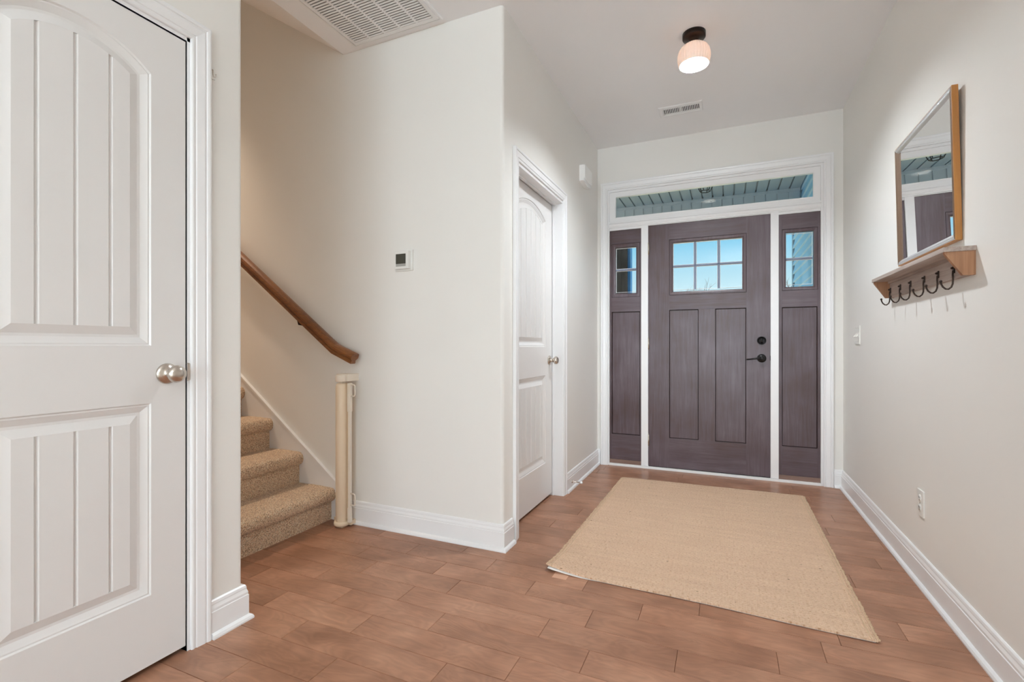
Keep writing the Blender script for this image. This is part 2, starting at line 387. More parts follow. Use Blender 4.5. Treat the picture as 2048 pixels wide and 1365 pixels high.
# ------------------------------------------------------------------ floor (hand scraped planks, one mesh)
ROW0, PITCH = 1.2185, 0.1245
known = {0: [-1.426, -.824, -.23, .33], 1: [-1.673, -1.229, -.62, .02, .5], 2: [-1.439, -.984, -.42, .13, .61], 3: [-1.66, -1.212, -.604, -.148, .36],
         4: [-1.514, -1.06, -.47, .155, .66], 5: [-1.655, -1.207, -.758, -.30, .30], 6: [-1.446, -1.005, -.55, -.093, .362], 7: [-1.2, -.7, .05, .58],
         -1: [-1.65, -1.167, -.68, -.1, .48], -2: [-1.9, -1.415, -.9, -.35, .2], 11: [-.915, -.3, .3], 17: [.584, -.1, -.7]}
def build_floor():
    vs, fs, cols = [], [], []
    x0, x1 = -2.25, 3.4
    r = -17
    while ROW0 + r * PITCH < YB + 0.02:
        ya, yb = ROW0 + r * PITCH, min(ROW0 + (r + 1) * PITCH, YB + 0.03)
        if r in known:
            js = sorted(known[r]); a = js[0]
            while a > x0 + .6: a -= random.uniform(.42, .6); js.insert(0, a)
            a = js[-1]
            while a < x1 - .5: a += random.uniform(.42, .6); js.append(a)
        else:
            js = []; a = x0 + random.uniform(.1, .6)
            while a < x1: js.append(a); a += random.choice((.45, .5, .56, .62, .75))
        js = [j for j in js if x0 + .05 < j < x1 - .05]
        ed = [x0] + js + [x1]
        for a, b in zip(ed[:-1], ed[1:]):
            g, dz = 0.0014, 0.0032
            k = len(vs)
            vs += [(a, ya, -dz), (b, ya, -dz), (b, yb, -dz), (a, yb, -dz), (a + g, ya + g, 0), (b - g, ya + g, 0), (b - g, yb - g, 0), (a + g, yb - g, 0)]
            fs += [(k + 4, k + 5, k + 6, k + 7), (k, k + 1, k + 5, k + 4), (k + 1, k + 2, k + 6, k + 5), (k + 2, k + 3, k + 7, k + 6), (k + 3, k, k + 4, k + 7)]
            c = (random.random(), random.random(), random.random(), 1)
            cols += [c] * 5
        r += 1
    me = bpy.data.meshes.new('floor'); me.from_pydata(vs, [], fs); me.materials.append(FLOOR)
    at = me.attributes.new('plank', 'FLOAT_COLOR', 'FACE')
    for i, c in enumerate(cols): at.data[i].color = c
    me.update(); o = bpy.data.objects.new('floor', me); C.objects.link(o)
    tag(o, 'brown hand-scraped hardwood plank floor of the foyer', 'floor', None, 'structure')
build_floor()
b = MB(); b.box(-7.5, 5.0, -9.5, YB + 0.15, -0.30, -0.004)
struct(b, 'slab', DARK, 'dark subfloor seen only as a gap under the doors', 'floor')

# ------------------------------------------------------------------ ceiling
b = MB()
b.box(XS, 4.0, -9.4, YB + 0.15, H, H + 0.12)          # foyer and living room
b.box(-7.0, XS, -9.4, YR - 0.11, H, H + 0.12)
struct(b, 'ceiling', CEIL, 'flat off-white painted ceiling over the foyer', 'ceiling')
SL = 0.655
b = MB(); L = 4.5
b.prism([(XS, H), (XS - L, H + SL * L), (XS - L, H + SL * L + .12), (XS, H + .12)], 1, YR - 0.05, YT + 0.05)
o = struct(b, 'ceiling_slope', CEIL, 'sloped ceiling rising over the carpeted stairs', 'ceiling')

# ------------------------------------------------------------------ walls
def wall(name, parts, label):
    b = MB()
    for p in parts: b.box(*p)
    return struct(b, name, WALL, label, 'wall')
wall('wall_right', [(XR, XR + .11, -0.6, YB + .15, 0, H)], 'right foyer wall that carries the mirror and coat rack')
OX0, OX1, OZ = -0.934, 0.657, 2.372
wall('wall_front', [(XL - .11, OX0, YB, YB + .15, 0, H), (OX1, XR + .11, YB, YB + .15, 0, H), (OX0, OX1, YB, YB + .15, OZ, H)],
     'wall around the front door, sidelights and transom')
CN, CF, CT = 2.372, 3.156, 2.012
b = MB()
b.box(XL - .11, XL, YT + 0.02, CN, 0, H); b.box(XL - .11, XL, CF, YB, 0, H); b.box(XL - .11, XL, CN, CF, CT, H)
struct(b, 'wall_closet', WALL, 'left foyer wall with the white closet door and door chime', 'wall')
# thermostat wall, with a softly rounded outside corner
b = MB(); r_ = 0.018
prof = [(XS - 5.0, YT + .11), (XS - 5.0, YT)]
for k in range(7):
    a = -PI / 2 + k * PI / 12
    prof.append((XL - r_ + r_ * math.cos(a) + 0.0005, YT + r_ + r_ * math.sin(a) - 0.0005))
prof += [(XL + 0.0005, YT + .11)]
b.prism(prof, 2, 0, 5.8)
struct(b, 'wall_stair', WALL, 'pale greige wall with the thermostat, running up beside the stairs', 'wall')
D0, D1, DT = 0.425, 1.040, 2.052
b = MB()
b.box(XD - .11, XD, -9.2, D0, 0, H); b.box(XD - .11, XD, D0, D1, DT, H)
prof = [(XD - .11, D1), (XD, D1)]
for k in range(7):
    a = k * PI / 12
    prof.append((XD - r_ + r_ * math.cos(a), YR - r_ + r_ * math.sin(a)))
prof += [(XD - .11, YR)]
b.prism(prof, 2, 0, H)
struct(b, 'wall_left', WALL, 'near left wall around the white panelled door', 'wall')
wall('wall_stair_side', [(-7.15, XD - .11, YR - .11, YR, 0, 5.8)], 'stairwell wall facing the handrail wall')
wall('wall_stair_end', [(-7.25, -7.15, YR - .11, YT + .11, 0, 5.8)], 'end wall of the stairwell above the landing')
# closets behind the doors, living room behind the camera
wall('wall_store', [(-2.6, -2.5, 0.2, YR - .11, 0, H), (-2.5, XD - .11, 0.1, 0.2, 0, H)], 'inner walls of the cupboard behind the left door')
wall('wall_closet_inner', [(-2.0, -1.9, YT + .11, YB + .15, 0, H), (-1.9, XL - .11, 3.5, 3.6, 0, H)], 'inner walls of the closet behind the foyer door')
wall('wall_passage', [(XR + .11, 3.8, -0.71, -0.6, 0, H), (XR, XR + .11, -0.71, -0.6, 0, H)], 'living room wall beside the foyer opening')
wall('wall_back', [(XD - .11, -1.3, -9.2, -9.08, 0, H), (1.1, 1.6, -9.2, -9.08, 0, H), (3.6, 3.9, -9.2, -9.08, 0, H), (-1.3, 1.1, -9.2, -9.08, 0, .3), (-1.3, 1.1, -9.2, -9.08, 2.4, H), (1.6, 3.6, -9.2, -9.08, 0, .3), (1.6, 3.6, -9.2, -9.08, 2.4, H)], 'unseen back wall with two wide window openings made up to light the foyer')
wall('wall_east', [(3.8, 3.92, -9.2, -0.6, 0, H)], 'plain living room side wall')
b = MB(); b.box(XD, 3.8, -9.1, -0.62, -.003, .006)
struct(b, 'floor_added_bounce', plain('bounce_carpet', srgb(226, 222, 214), .95, bump=(200, .5, .004)), 'unseen pale carpet added behind the camera to bounce light', 'floor')  # carpet added out of view to bounce neutral light onto the ceiling
b = MB(); b.lathe([(.045, .0), (.062, .0), (.064, .006), (.050, .010), (.045, .05)], (-3.45, 1.72, 3.63), 'Z', 32)
tag(b.build('stair_downlight', TRIM), 'round recessed downlight in the sloped ceiling over the stairs', 'downlight')

# ------------------------------------------------------------------ mouldings
BASE = [(-.012, 0), (.027, 0), (.0275, .006), (.024, .014), (.017, .019), (.0145, .020), (.0145, .092), (.012, .094), (.0125, .098), (.0125, .103), (.009, .113), (.0085, .116), (.009, .118), (.007, .127), (.003, .131), (-.012, .131)]
def base(name, paths, label):
    b = MB()
    for p in paths: b.sweep(p, BASE, lambda u, v, h: (u, v, h))
    return struct(b, name, TRIM, label, 'baseboard')
base('baseboard_right', [[(OX1 + .060, YB), (XR, YB), (XR, -.6)]], 'white baseboard along the foot of the right wall')
base('baseboard_left', [[(XD, D1 + .076), (XD, YR), (XD - .44, YR)]], 'short white baseboard beside the near left door')
base('baseboard_stair', [[(-2.005, YT), (XL, YT), (XL, CN - .07)]], 'white baseboard under the thermostat')
base('baseboard_closet', [[(XL, CF + .066), (XL, YB), (OX0 - .062, YB)]], 'short white baseboard between closet and front door')
CASE = [(0, 0), (0, .008), (.003, .0105), (.008, .011), (.010, .009), (.014, .009), (.016, .012), (.040, .0155), (.042, .0135), (.046, .0135), (.048, .017), (.055, .0185), (.060, .0175), (.0605, 0)]

# front door surround
b = MB()
def fmap(u, v, h): return (u, YB - h, v)
CI0, CI1, CIZ = -0.930, 0.6545, 2.3705
FCASE = [(o * 1.0, h) for o, h in CASE]
b.sweep([(CI0, 0), (CI0, CIZ), (CI1, CIZ), (CI1, 0)][::-1], FCASE, fmap)
struct(b, 'trim_1', TRIM, 'white casing around the front door, sidelights and transom', 'trim')
b = MB()
JB = YB + .15
b.box(CI0 - .003, -.919, YB + .002, JB, 0, CIZ); b.box(.638, CI1 + .002, YB + .002, JB, 0, CIZ)
b.box(-.919, .638, YB + .002, JB, 2.352, CIZ)
# jamb step beside the sidelights
b.box(-.651, -.594, YB + .006, YB + .11, .020, 2.055, bev=.002); b.box(.3125, .367, YB + .006, YB + .11, .020, 2.055, bev=.002)
b.box(-.919, .638, YB + .010, JB, 2.036, 2.085, bev=.001)
b.box(-.919, -.651, YB + .012, YB + .10, 2.022, 2.036); b.box(.367, .638, YB + .012, YB + .10, 2.022, 2.036)
# moulded horizontal trim under the transom
HP = [(YB + .012, 2.040), (YB + .002, 2.042), (YB + .002, 2.052), (YB - .002, 2.055), (YB - .006, 2.066), (YB - .006, 2.072), (YB + .002, 2.082), (YB + .004, 2.096), (YB + .012, 2.098)]
b.prism(HP, 0, -.921, .640)
b.box(-.921, .640, YB - .004, JB, 0.0, .018, bev=.002)
struct(b, 'trim_2', TRIM, 'white jambs, mullion posts and threshold of the front entry', 'trim')
# closet door casing and jamb
b = MB()
def cmap(u, v, h): return (XL + h, u, v)
b.sweep([(CN + .006, 0), (CN + .006, CT + .006), (CF - .002, CT + .006), (CF - .002, 0)], [(-o, h) for o, h in CASE], cmap)
b.box(XL - .11, XL + .002, CN - .001, CN + .012, 0, CT); b.box(XL - .11, XL + .002, CF - .004, CF + .004, 0, CT + .0)
b.box(XL - .11, XL + .002, CN, CF, CT - .012, CT + .002)
b.box(XL - .060, XL - .048, CN + .012, CN + .022, 0, CT - .012); b.box(XL - .060, XL - .068, CF - .012, CF - .004, 0, CT - .012); b.box(XL - .060, XL - .048, CN + .02, CF - .004, CT - .022, CT - .012)
struct(b, 'trim_3', TRIM, 'white casing around the foyer closet door', 'trim')
# near left door casing and jamb
b = MB()
def dmap(u, v, h): return (XD + h, u, v)
b.sweep([(D0 + .002, 0), (D0 + .002, 2.064), (D1 + .010, 2.064), (D1 + .010, 0)], [(-o * 1.06, h) for o, h in CASE], dmap)
b.box(XD - .11, XD + .001, D0 - .004, D0 + .012, 0, DT); b.box(XD - .11, XD + .001, D1, D1 + .014, 0, 2.066); b.box(XD - .11, XD + .001, D0, D1 + .012, DT, 2.066)
b.box(XD - .050, XD - .0375, D1 - .010, D1, 0, DT)
struct(b, 'trim_4', TRIM, 'white casing around the near left door', 'trim')
# stair skirt board
b = MB()
x_a, x_b = -2.0, -5.9
zt = lambda x: 0.262 + 0.742 * (-2.145 - x)
b.prism([(x_a, 0.0), (x_a, zt(x_a) - .012), (x_b, zt(x_b) - .012), (x_b, zt(x_b) - .75), (-2.5, 0)], 1, YT - .014, YT)
b.prism([(x_a, zt(x_a) - .014), (x_a, zt(x_a)), (x_b, zt(x_b)), (x_b, zt(x_b) - .014)], 1, YT - .020, YT)
struct(b, 'trim_5', TRIM, 'sloping white skirt board beside the carpeted steps', 'trim')

# ------------------------------------------------------------------ panelled interior doors
def plank_panel(b, fn, c, hw, z0, z1, arch, grooves, face=0.0, N=16):
    """raised moulded panel with vertical grooves; fn(u,z,d)->xyz, d = height above the door face"""
    rings = [(0, 0), (.004, -.0045), (.008, -.004), (.012, -.006), (.026, -.0125), (.034, -.0125), (.058, -.0030)]
    if arch > 0: R = (hw * hw + arch * arch) / (2 * arch); zc = z1 - R
    def outline(d):
        pts = [(c - hw + d, z0 + d), (c + hw - d, z0 + d)]
        if arch > 0:
            rr = R - d; h = hw - d; a = math.asin(h / rr)
            for k in range(N + 1):
                t = a - 2 * a * k / N
                pts.append((c + rr * math.sin(t), zc + rr * math.cos(t)))
        else: pts += [(c + hw - d, z1 - d), (c - hw + d, z1 - d)]
        return pts
    prev = None
    for d, h in rings:
        cur = [fn(u, z, h) for u, z in outline(d)]
        if prev:
            n = len(cur)
            b.add(prev + cur, [(i, (i + 1) % n, n + (i + 1) % n, n + i) for i in range(n)])
        prev = cur
    d = rings[-1][0]; h0 = rings[-1][1]; fh = hw - d
    def top(u):
        if arch > 0: return zc + math.sqrt(max(0, (R - d) ** 2 - (u - c) ** 2))
        return z1 - d
    us = [(c - fh + 2 * fh * k / 20, h0) for k in range(21)]
    gw = .0055
    us = [u for u in us if all(abs(u[0] - c - g) > gw * 1.2 for g in grooves)]
    for g in grooves: us += [(c + g - gw, h0), (c + g - gw * .35, h0 - .0055), (c + g + gw * .35, h0 - .0055), (c + g + gw, h0)]
    us.sort()
    zb = z0 + d
    for (ua, ha), (ub, hb) in zip(us[:-1], us[1:]):
        b.add([fn(ua, zb, ha), fn(ub, zb, hb), fn(ub, top(ub), hb), fn(ua, top(ua), ha)], [(0, 1, 2, 3)])
    for g in grooves:
        q = [c + g - gw, c + g - gw * .35, c + g + gw * .35, c + g + gw]; hh = [h0, h0 - .0055, h0 - .0055, h0]
        for zf in (lambda u: zb, top):
            b.add([fn(u, zf(u), h) for u, h in zip(q, hh)], [(0, 1, 2, 3)])
    return outline(0)
def panel_door(name, xf, y0, y1, z0, z1, thick, up, low, c, hw, grooves, label):
    b = MB(); fn = lambda u, z, d: (xf + d, u, z)
    o1 = plank_panel(b, fn, c, hw, up[0], up[1], up[2], grooves)
    o2 = plank_panel(b, fn, c, hw, low[0], low[1], 0, grooves)
    e = 0.002
    loops = [[Vector((y0 + e, z0, 0)), Vector((y1 - e, z0, 0)), Vector((y1 - e, z1 - e, 0)), Vector((y0 + e, z1 - e, 0))], [Vector((u, z, 0)) for u, z in o1], [Vector((u, z, 0)) for u, z in o2]]
    flat = [p for l in loops for p in l]
    tri = tessellate_polygon(loops)
    b.add([(xf, p.x, p.y) for p in flat], [tuple(t) for t in tri])
    # edges and back
    xb = xf - thick
    rim = [(xf, y0 + e, z0), (xf, y1 - e, z0), (xf, y1 - e, z1 - e), (xf, y0 + e, z1 - e)]
    rm = [(xf - e, y0, z0), (xf - e, y1, z0), (xf - e, y1, z1), (xf - e, y0, z1)]
    bk = [(xb, y0, z0), (xb, y1, z0), (xb, y1, z1), (xb, y0, z1)]
    b.add(rim + rm + bk, [(i, (i + 1) % 4, 4 + (i + 1) % 4, 4 + i) for i in range(4)] + [(4 + i, 4 + (i + 1) % 4, 8 + (i + 1) % 4, 8 + i) for i in range(4)] + [(8, 9, 10, 11)])
    return tag(b.build(name, DOORW), label, 'door', None, 'structure')
def knob(parent, x, y, z, s=1.0, name='knob'):
    b = MB()
    prof = [(0, 0), (.0335, 0), (.0335, .003), (.031, .007), (.024, .0105), (.016, .013), (.012, .018), (.0115, .026), (.015, .033), (.0225, .038), (.027, .045), (.0278, .052), (.026, .059), (.020, .065), (.010, .068), (0, .0685)]
    b.lathe([(r * s, t * s) for r, t in prof], (x, y, z), 'X', 40)
    return tag(b.build(name, NICKEL, parent), 'round satin nickel knob')
d1 = panel_door('door_1', XD - .002, .438, 1.0385, .020, 2.049, .035, (1.027, 1.960, .075), (.240, .846), .739, .192, [-.084, 0, .084], 'near left white door with arched plank panel and nickel knob')
knob(d1, XD - .002, .978, .937)
b = MB(); b.box(XD - .03, XD + .0015, D1 + .0005, D1 + .0025, .909, .970)
b.prism([(D1 + .001, .909), (D1 + .009, .911), (D1 + .0125, .925), (D1 + .0125, .954), (D1 + .009, .968), (D1 + .001, .970)], 0, XD + .0012, XD + .003)
o = b.build('strike_plate', NICKEL, d1); tag(o, 'nickel strike plate on the jamb')
b = MB(); b.box(XD - .02, XD - .001, 1.0386, 1.0398, .912, .967); b.build('latch', DARK, d1)
d2 = panel_door('door_2', XL - .072, CN + .014, CF - .007, .018, CT - .016, .035, (1.022, 1.921, .068), (.250, .832), 2.765, .256, [-.16, -.08, 0, .08, .16], 'white arched plank panel closet door between the stairs wall and front door')
knob(d2, XL - .072, 3.092, .930, .95)

# ------------------------------------------------------------------ front door, sidelights, transom
FY = YB + .020
def frame_face(b, x0, x1, z0, z1, holes, y, thick, mi=0):
    loops = [[Vector(p + (0,)) for p in ((x0, z0), (x1, z0), (x1, z1), (x0, z1))]]
    for h in holes: loops.append([Vector(p + (0,)) for p in ((h[0], h[2]), (h[1], h[2]), (h[1], h[3]), (h[0], h[3]))])
    flat = [p for l in loops for p in l]; tri = tessellate_polygon(loops)
    for yy in (y, y + thick): b.add([(p.x, yy, p.y) for p in flat], [tuple(t) for t in tri], mi)
    for l in loops:
        n = len(l)
        b.add([(p.x, y, p.y) for p in l] + [(p.x, y + thick, p.y) for p in l], [(i, (i + 1) % n, n + (i + 1) % n, n + i) for i in range(n)], mi)
def entry_leaf(name, x0, x1, z0, z1, panels, gl, vm, hm, label, cat, thick=.045):
    """craftsman leaf: stiles and rails mesh, recessed flat panels, glazing frame, panes and muntins"""
    hx0, hx1, hz0, hz1 = gl['frame']; gx0, gx1, gz0, gz1 = gl['glass']
    b = MB()
    # vertical stiles full height, rails between them, all one body
    frame_face(b, x0, x1, z0, z1, [(hx0, hx1, hz0, hz1)] + panels, FY, thick)
    root = tag(b.build(name, MAHOG_V), label, cat, None, 'structure')
    # horizontal rails: thin overlays are avoided; the rail boards are inset faces of the same thickness
    b = MB()
    pz0 = min(p[2] for p in panels); pz1 = max(p[3] for p in panels)
    px0 = min(p[0] for p in panels); px1 = max(p[1] for p in panels)
    e = .0012
    for za, zb in ((z0 + .004, pz0 - .001), (pz1 + .001, hz0 - .001), (hz1 + .001, z1 - .004)):
        b.box(px0 + e, px1 - e, FY - .0012, FY + .002, za, zb, bev=.0006)
    b.build('rail', MAHOG_H, root)
    for p in panels:
        b = MB()
        b.box(p[0] - .004, p[1] + .004, FY + .010, FY + .026, p[2] - .004, p[3] + .004)
        pn = b.build('panel', MAHOG_V, root)
        b = MB()
        q = [(p[0] + .0, p[2] + .0), (p[1] - .0, p[2] + .0), (p[1] - .0, p[3] - .0), (p[0] + .0, p[3] - .0)]
        b.sweep(q, [(-.0005, .0005), (-.0035, .006), (-.0055, .0098)], lambda u, v, h: (u, FY + h, v), closed=True, caps=False)
        b.build('panel_bead', MAHOG_LINE, pn)
    b = MB()
    g = .0
    q = [(hx0, hz0), (hx1, hz0), (hx1, hz1), (hx0, hz1)]
    dx = gx0 - hx0
    b.sweep(q, [(0, .000), (-.002, .004), (-.0035, .001), (-dx * .6, .0005), (-dx * .9, .003), (-dx, .009), (-dx, .034), (0, .034)], lambda u, v, h: (u, FY + h, v), closed=True, caps=False)
    gf = b.build('glazing_frame', MAHOG_V, root)
    b = MB()
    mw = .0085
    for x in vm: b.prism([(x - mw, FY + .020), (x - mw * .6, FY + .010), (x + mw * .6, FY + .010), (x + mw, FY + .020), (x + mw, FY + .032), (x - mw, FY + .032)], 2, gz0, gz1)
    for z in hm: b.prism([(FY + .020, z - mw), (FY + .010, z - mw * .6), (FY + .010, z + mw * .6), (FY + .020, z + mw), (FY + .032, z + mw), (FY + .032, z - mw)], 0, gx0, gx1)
    b.build('muntin', MUNTIN_HAZE, root)
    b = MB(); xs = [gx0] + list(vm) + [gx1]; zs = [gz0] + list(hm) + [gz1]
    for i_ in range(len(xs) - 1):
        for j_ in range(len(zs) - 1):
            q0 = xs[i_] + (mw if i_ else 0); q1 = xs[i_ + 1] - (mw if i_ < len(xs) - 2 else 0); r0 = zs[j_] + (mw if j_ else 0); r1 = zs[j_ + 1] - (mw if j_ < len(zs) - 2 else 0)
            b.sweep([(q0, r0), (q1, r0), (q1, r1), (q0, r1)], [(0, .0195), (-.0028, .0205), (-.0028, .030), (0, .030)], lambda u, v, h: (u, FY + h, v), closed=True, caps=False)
    b.build('pane_glow_edge', TRIM, root)  # white strips stand in for the bloom glow round each pane
    xs = [gx0] + list(vm) + [gx1]; zs = [gz0] + list(hm) + [gz1]
    for xa, xb in zip(xs[:-1], xs[1:]):
        for za, zb in zip(zs[:-1], zs[1:]):
            b = MB(); b.box(xa - .0, xb + .0, FY + .0235, FY + .0265, za, zb); b.build('glass_pane', GLASS, root)
    return root
fd = entry_leaf('door_3', -.593, .3115, .022, 2.0355, [(-.426, -.2005, .266, 1.324), (-.076, .146, .266, 1.324)],
                {'frame': (-.426, .148, 1.445, 1.905), 'glass': (-.397, .120, 1.488, 1.873)}, [-.2275, -.0505], [1.683], 'dark mahogany front door with six small panes and two tall panels', 'door')
sl = entry_leaf('window_1', -.9185, -.652, .052, 2.0215, [(-.902, -.662, .268, 1.320)],
                {'frame': (-.902, -.662, 1.445, 1.905), 'glass': (-.868, -.694, 1.488, 1.868)}, [], [1.681], 'left mahogany sidelight with two small panes beside the front door', 'sidelight')
sr = entry_leaf('window_2', .3675, .6375, .052, 2.0215, [(.389, .620, .268, 1.320)],
                {'frame': (.389, .622, 1.445, 1.908), 'glass': (.416, .590, 1.488, 1.874)}, [], [1.683], 'right mahogany sidelight with two small panes beside the front door', 'sidelight')
for rt, a, c in ((sl, -.9185, -.652), (sr, .3675, .6375)):
    b = MB(); b.box(a, c, FY - .004, FY + .05, .016, .051, bev=.002); b.build('sill_strip', SILLW, rt)
b = MB(); b.box(-.592, .311, FY - .002, FY + .03, .0185, .0225); b.build('door_sweep', DARK, fd)
# hardware
hw_ = MB(); cx, cz = .2525, .932
hw_.lathe([(0, 0), (.0325, 0), (.0325, -.004), (.030, -.009), (.018, -.011), (.013, -.013), (.0125, -.036), (.015, -.040), (.015, -.050), (.011, -.054), (0, -.054)], (cx, FY - .0015, cz), 'Y', 36)
hd = tag(hw_.build('door_handle', BLACKM, fd), 'black lever handle')
b = MB()
pts = [(cx + .004, FY - .046, cz), (cx - .02, FY - .047, cz + .002), (cx - .045, FY - .046, cz - .001), (cx - .075, FY - .043, cz - .006), (cx - .105, FY - .041, cz - .009)]
b.tube(pts, [.009, .0078, .0068, .006, .0055], 12); b.build('lever', BLACKM, hd)
b = MB(); cz2 = 1.069
b.lathe([(0, 0), (.0315, 0), (.0315, -.005), (.0295, -.010), (.0265, -.0105), (.0255, -.008), (.010, -.009), (0, -.009)], (cx, FY - .0015, cz2), 'Y', 36)
db = tag(b.build('deadbolt', BLACKM, fd), 'round black deadbolt plate')
b = MB(); b.lathe([(0, -.009), (.0085, -.009), (.011, -.018), (.007, -.026), (0, -.027)], (cx, FY - .0015, cz2), 'Y', 20, fn=lambda r, t, a: r * (0.55 + 1.15 * abs(math.sin(a)) ** 2)); b.build('thumb_turn', BLACKM, db)
b = MB(); b.box(.3085, .3145, FY - .003, FY + .02, .915, .953, bev=.001); b.tube([(.3135, FY - .006, .917), (.3135, FY - .006, .951)], .0035, 8); b.build('latch_plate', BLACKM, fd)
for z in (1.842, 1.046, .239):
    b = MB(); b.tube([(-.5905, FY - .010, z - .047), (-.5905, FY - .010, z + .047)], .0062, 10)
    for k in (-1, 1): b.lathe([(0, 0), (.004, 0), (.005, .003), (.002, .006), (0, .006)], (-.5905, FY - .010, z + (.047 if k > 0 else -.053)), 'Z', 10)
    tag(b.build('hinge', NICKEL, fd), 'nickel hinge knuckle')
# transom
b = MB()
frame_face(b, -.9185, .6375, 2.086, 2.3515, [(-.868, .594, 2.127, 2.310)], FY - .006, .04)
tr = tag(b.build('window_3', TRIM), 'long transom window in white frame above the front door', 'window', None, 'structure')
b = MB(); b.sweep([(-.868, 2.127), (.594, 2.127), (.594, 2.310), (-.868, 2.310)], [(-.004, -.004 + .0), (.004, -.002), (.0005, .006)], lambda u, v, h: (u, FY - .006 + h, v), closed=True, caps=False)
b.build('glazing_bead', TRIM, tr)
b = MB(); b.box(-.868, .594, FY + .012, FY + .016, 2.127, 2.310); b.build('glass_pane', GLASS, tr)

# ------------------------------------------------------------------ stairs
st = thing('staircase', (-2.135, 1.72, 0), 'flight of beige flecked carpet steps climbing left behind the white wall', 'stairs')
RISE, RUN, X0 = .190, .2585, -2.135
def rough(mb, amp=.0016):
    mb.v = [(x + amp * noise.noise(Vector((x * 90, y * 90, z * 90))), y, z + amp * noise.noise(Vector((x * 90 + 9, y * 90, z * 90)))) for x, y, z in mb.v]
for i in range(14):
    xr_ = X0 - RUN * i; zt_ = RISE * (i + 1)
    ny = 60 if i < 4 else 4
    y0_, y1_ = YR + .001, YT - .0145
    def strip(prof, name):
        m = MB(); n = len(prof); vs = []
        for j in range(ny + 1):
            y = y0_ + (y1_ - y0_) * j / ny
            vs += [(p[0], y, p[1]) for p in prof]
        fs = [(j * n + k, j * n + k + 1, (j + 1) * n + k + 1, (j + 1) * n + k) for j in range(ny) for k in range(n - 1)]
        m.add(vs, fs, 0, True); rough(m); m.build(name, CARPET, st)
    N = 10; nose = [(xr_ - .012, zt_ - .078), (xr_ + .006, zt_ - .080)]
    for k in range(N + 1):
        a = -PI / 2 + PI * k / N * .98
        nose.append((xr_ + .004 + .030 * math.cos(a), zt_ - .041 + .038 * math.sin(a)))
    xe = xr_ - RUN - .002 if i < 13 else xr_ - 1.6
    for k in range(1, 13): nose.append((xr_ + .004 + (xe - xr_ - .004) * k / 12, zt_ - .003 + .003 * math.sin(k / 12 * PI)))
    strip(nose, 'tread')
    rz0 = zt_ - RISE - (.006 if i else 0.0)
    strip([(xr_ + .003 * (k % 2) * 0, rz0 + (zt_ - .078 - rz0) * k / 10) for k in range(11)], 'riser')

# ------------------------------------------------------------------ handrail
hr = thing('handrail', (-2.05, YT - .06, 1.0), 'brown stained wooden handrail fixed to the stair wall', 'handrail')
RP = [(-.018, -.030), (.018, -.030), (.019, -.020), (.014, -.013), (.020, -.006), (.0285, .002), (.0305, .012), (.027, .023), (.016, .030), (0, .032), (-.016, .030), (-.027, .023), (-.0305, .012), (-.0285, .002), (-.020, -.006), (-.014, -.013), (-.019, -.020)]
RY = YT - .066
path = [(-1.921, .9535), (-2.056, 1.011), (-5.8, 1.011 + .731 * (5.8 - 2.056))]
def rail_mesh():
    b = MB(); n = len(RP); vs = []
    for i, p in enumerate(path):
        dirs = []
        if i > 0: dirs.append((Vector(path[i]) - Vector(path[i - 1])).normalized())
        if i < len(path) - 1: dirs.append((Vector(path[i + 1]) - Vector(path[i])).normalized())
        d = sum(dirs, Vector((0, 0))).normalized(); nn = Vector((-d.y, d.x)); nn = -nn
        if nn.y < 0: nn = -nn
        k = 1 / max(.3, d.dot(dirs[0]))
        for a, h in RP:
            x, z = p[0] + nn.x * h * k, p[1] + nn.y * h * k
            if i == 0: x += .010 + (.012 - abs(a) * .55 if h > 0 else -.004 - .0); 
            vs.append((x, RY + a, z))
    b.add(vs, [(i * n + k, i * n + (k + 1) % n, (i + 1) * n + (k + 1) % n, (i + 1) * n + k) for i in range(len(path) - 1) for k in range(n)])
    tri = tessellate_polygon([[Vector((p[0], p[1], 0)) for p in RP]])
    b.add(vs[:n], [tuple(t) for t in tri]); b.add(vs[-n:], [tuple(t) for t in tri])
    return b
tag(rail_mesh().build('rail', RAILW, hr))
for xb in (-2.345, -3.6, -4.9):
    zb = 1.011 + .731 * (-2.056 - xb) - .034
    b = MB(); b.tube([(xb, YT - .001, zb - .030), (xb, YT - .02, zb - .034), (xb, RY + .004, zb - .030), (xb, RY, zb - .012), (xb, RY, zb + .006)], .006, 10)
    b.lathe([(0, 0), (.026, 0), (.026, -.004), (.010, -.007), (0, -.007)], (xb, YT, zb - .030), 'Y', 20)
    b.add([(xb + .035, RY - .011, zb - .025 + .0), (xb + .035, RY + .011, zb - .025), (xb - .035, RY + .011, zb + .026), (xb - .035, RY - .011, zb + .026)], [(0, 1, 2, 3)])
    tag(b.build('bracket', BRONZE, hr), 'dark metal wall bracket')

# ------------------------------------------------------------------ retractable safety gate
gx, gy = -1.997, 2.118
gt = thing('safety_gate', (gx, gy, 0), 'cream retractable safety gate standing closed at the foot of the stairs', 'safety gate')
b = MB(); b.lathe([(0, .034), (.033, .034), (.034, .037), (.034, .79), (.031, .806), (.027, .815), (0, .815)], (gx, gy, 0), 'Z', 40); b.build('housing_tube', CREAM, gt)
b = MB(); b.lathe([(0, .824), (.032, .824), (.035, .828), (.035, .856), (.032, .862), (0, .862)], (gx, gy, 0), 'Z', 36)
b.prism([(gx - .028, gy - .012), (gx + .052, gy - .012), (gx + .056, gy + .03), (gx + .056, YT), (gx - .03, YT)], 2, .828, .868)
b.box(gx - .012, gx + .012, gy - .012, gy + .02, .80, .83); b.build('top_cap', CREAMW, gt)
b = MB(); b.lathe([(0, .008), (.030, .008), (.042, .012), (.044, .020), (.042, .034), (0, .034)], (gx, gy, 0), 'Z', 36)
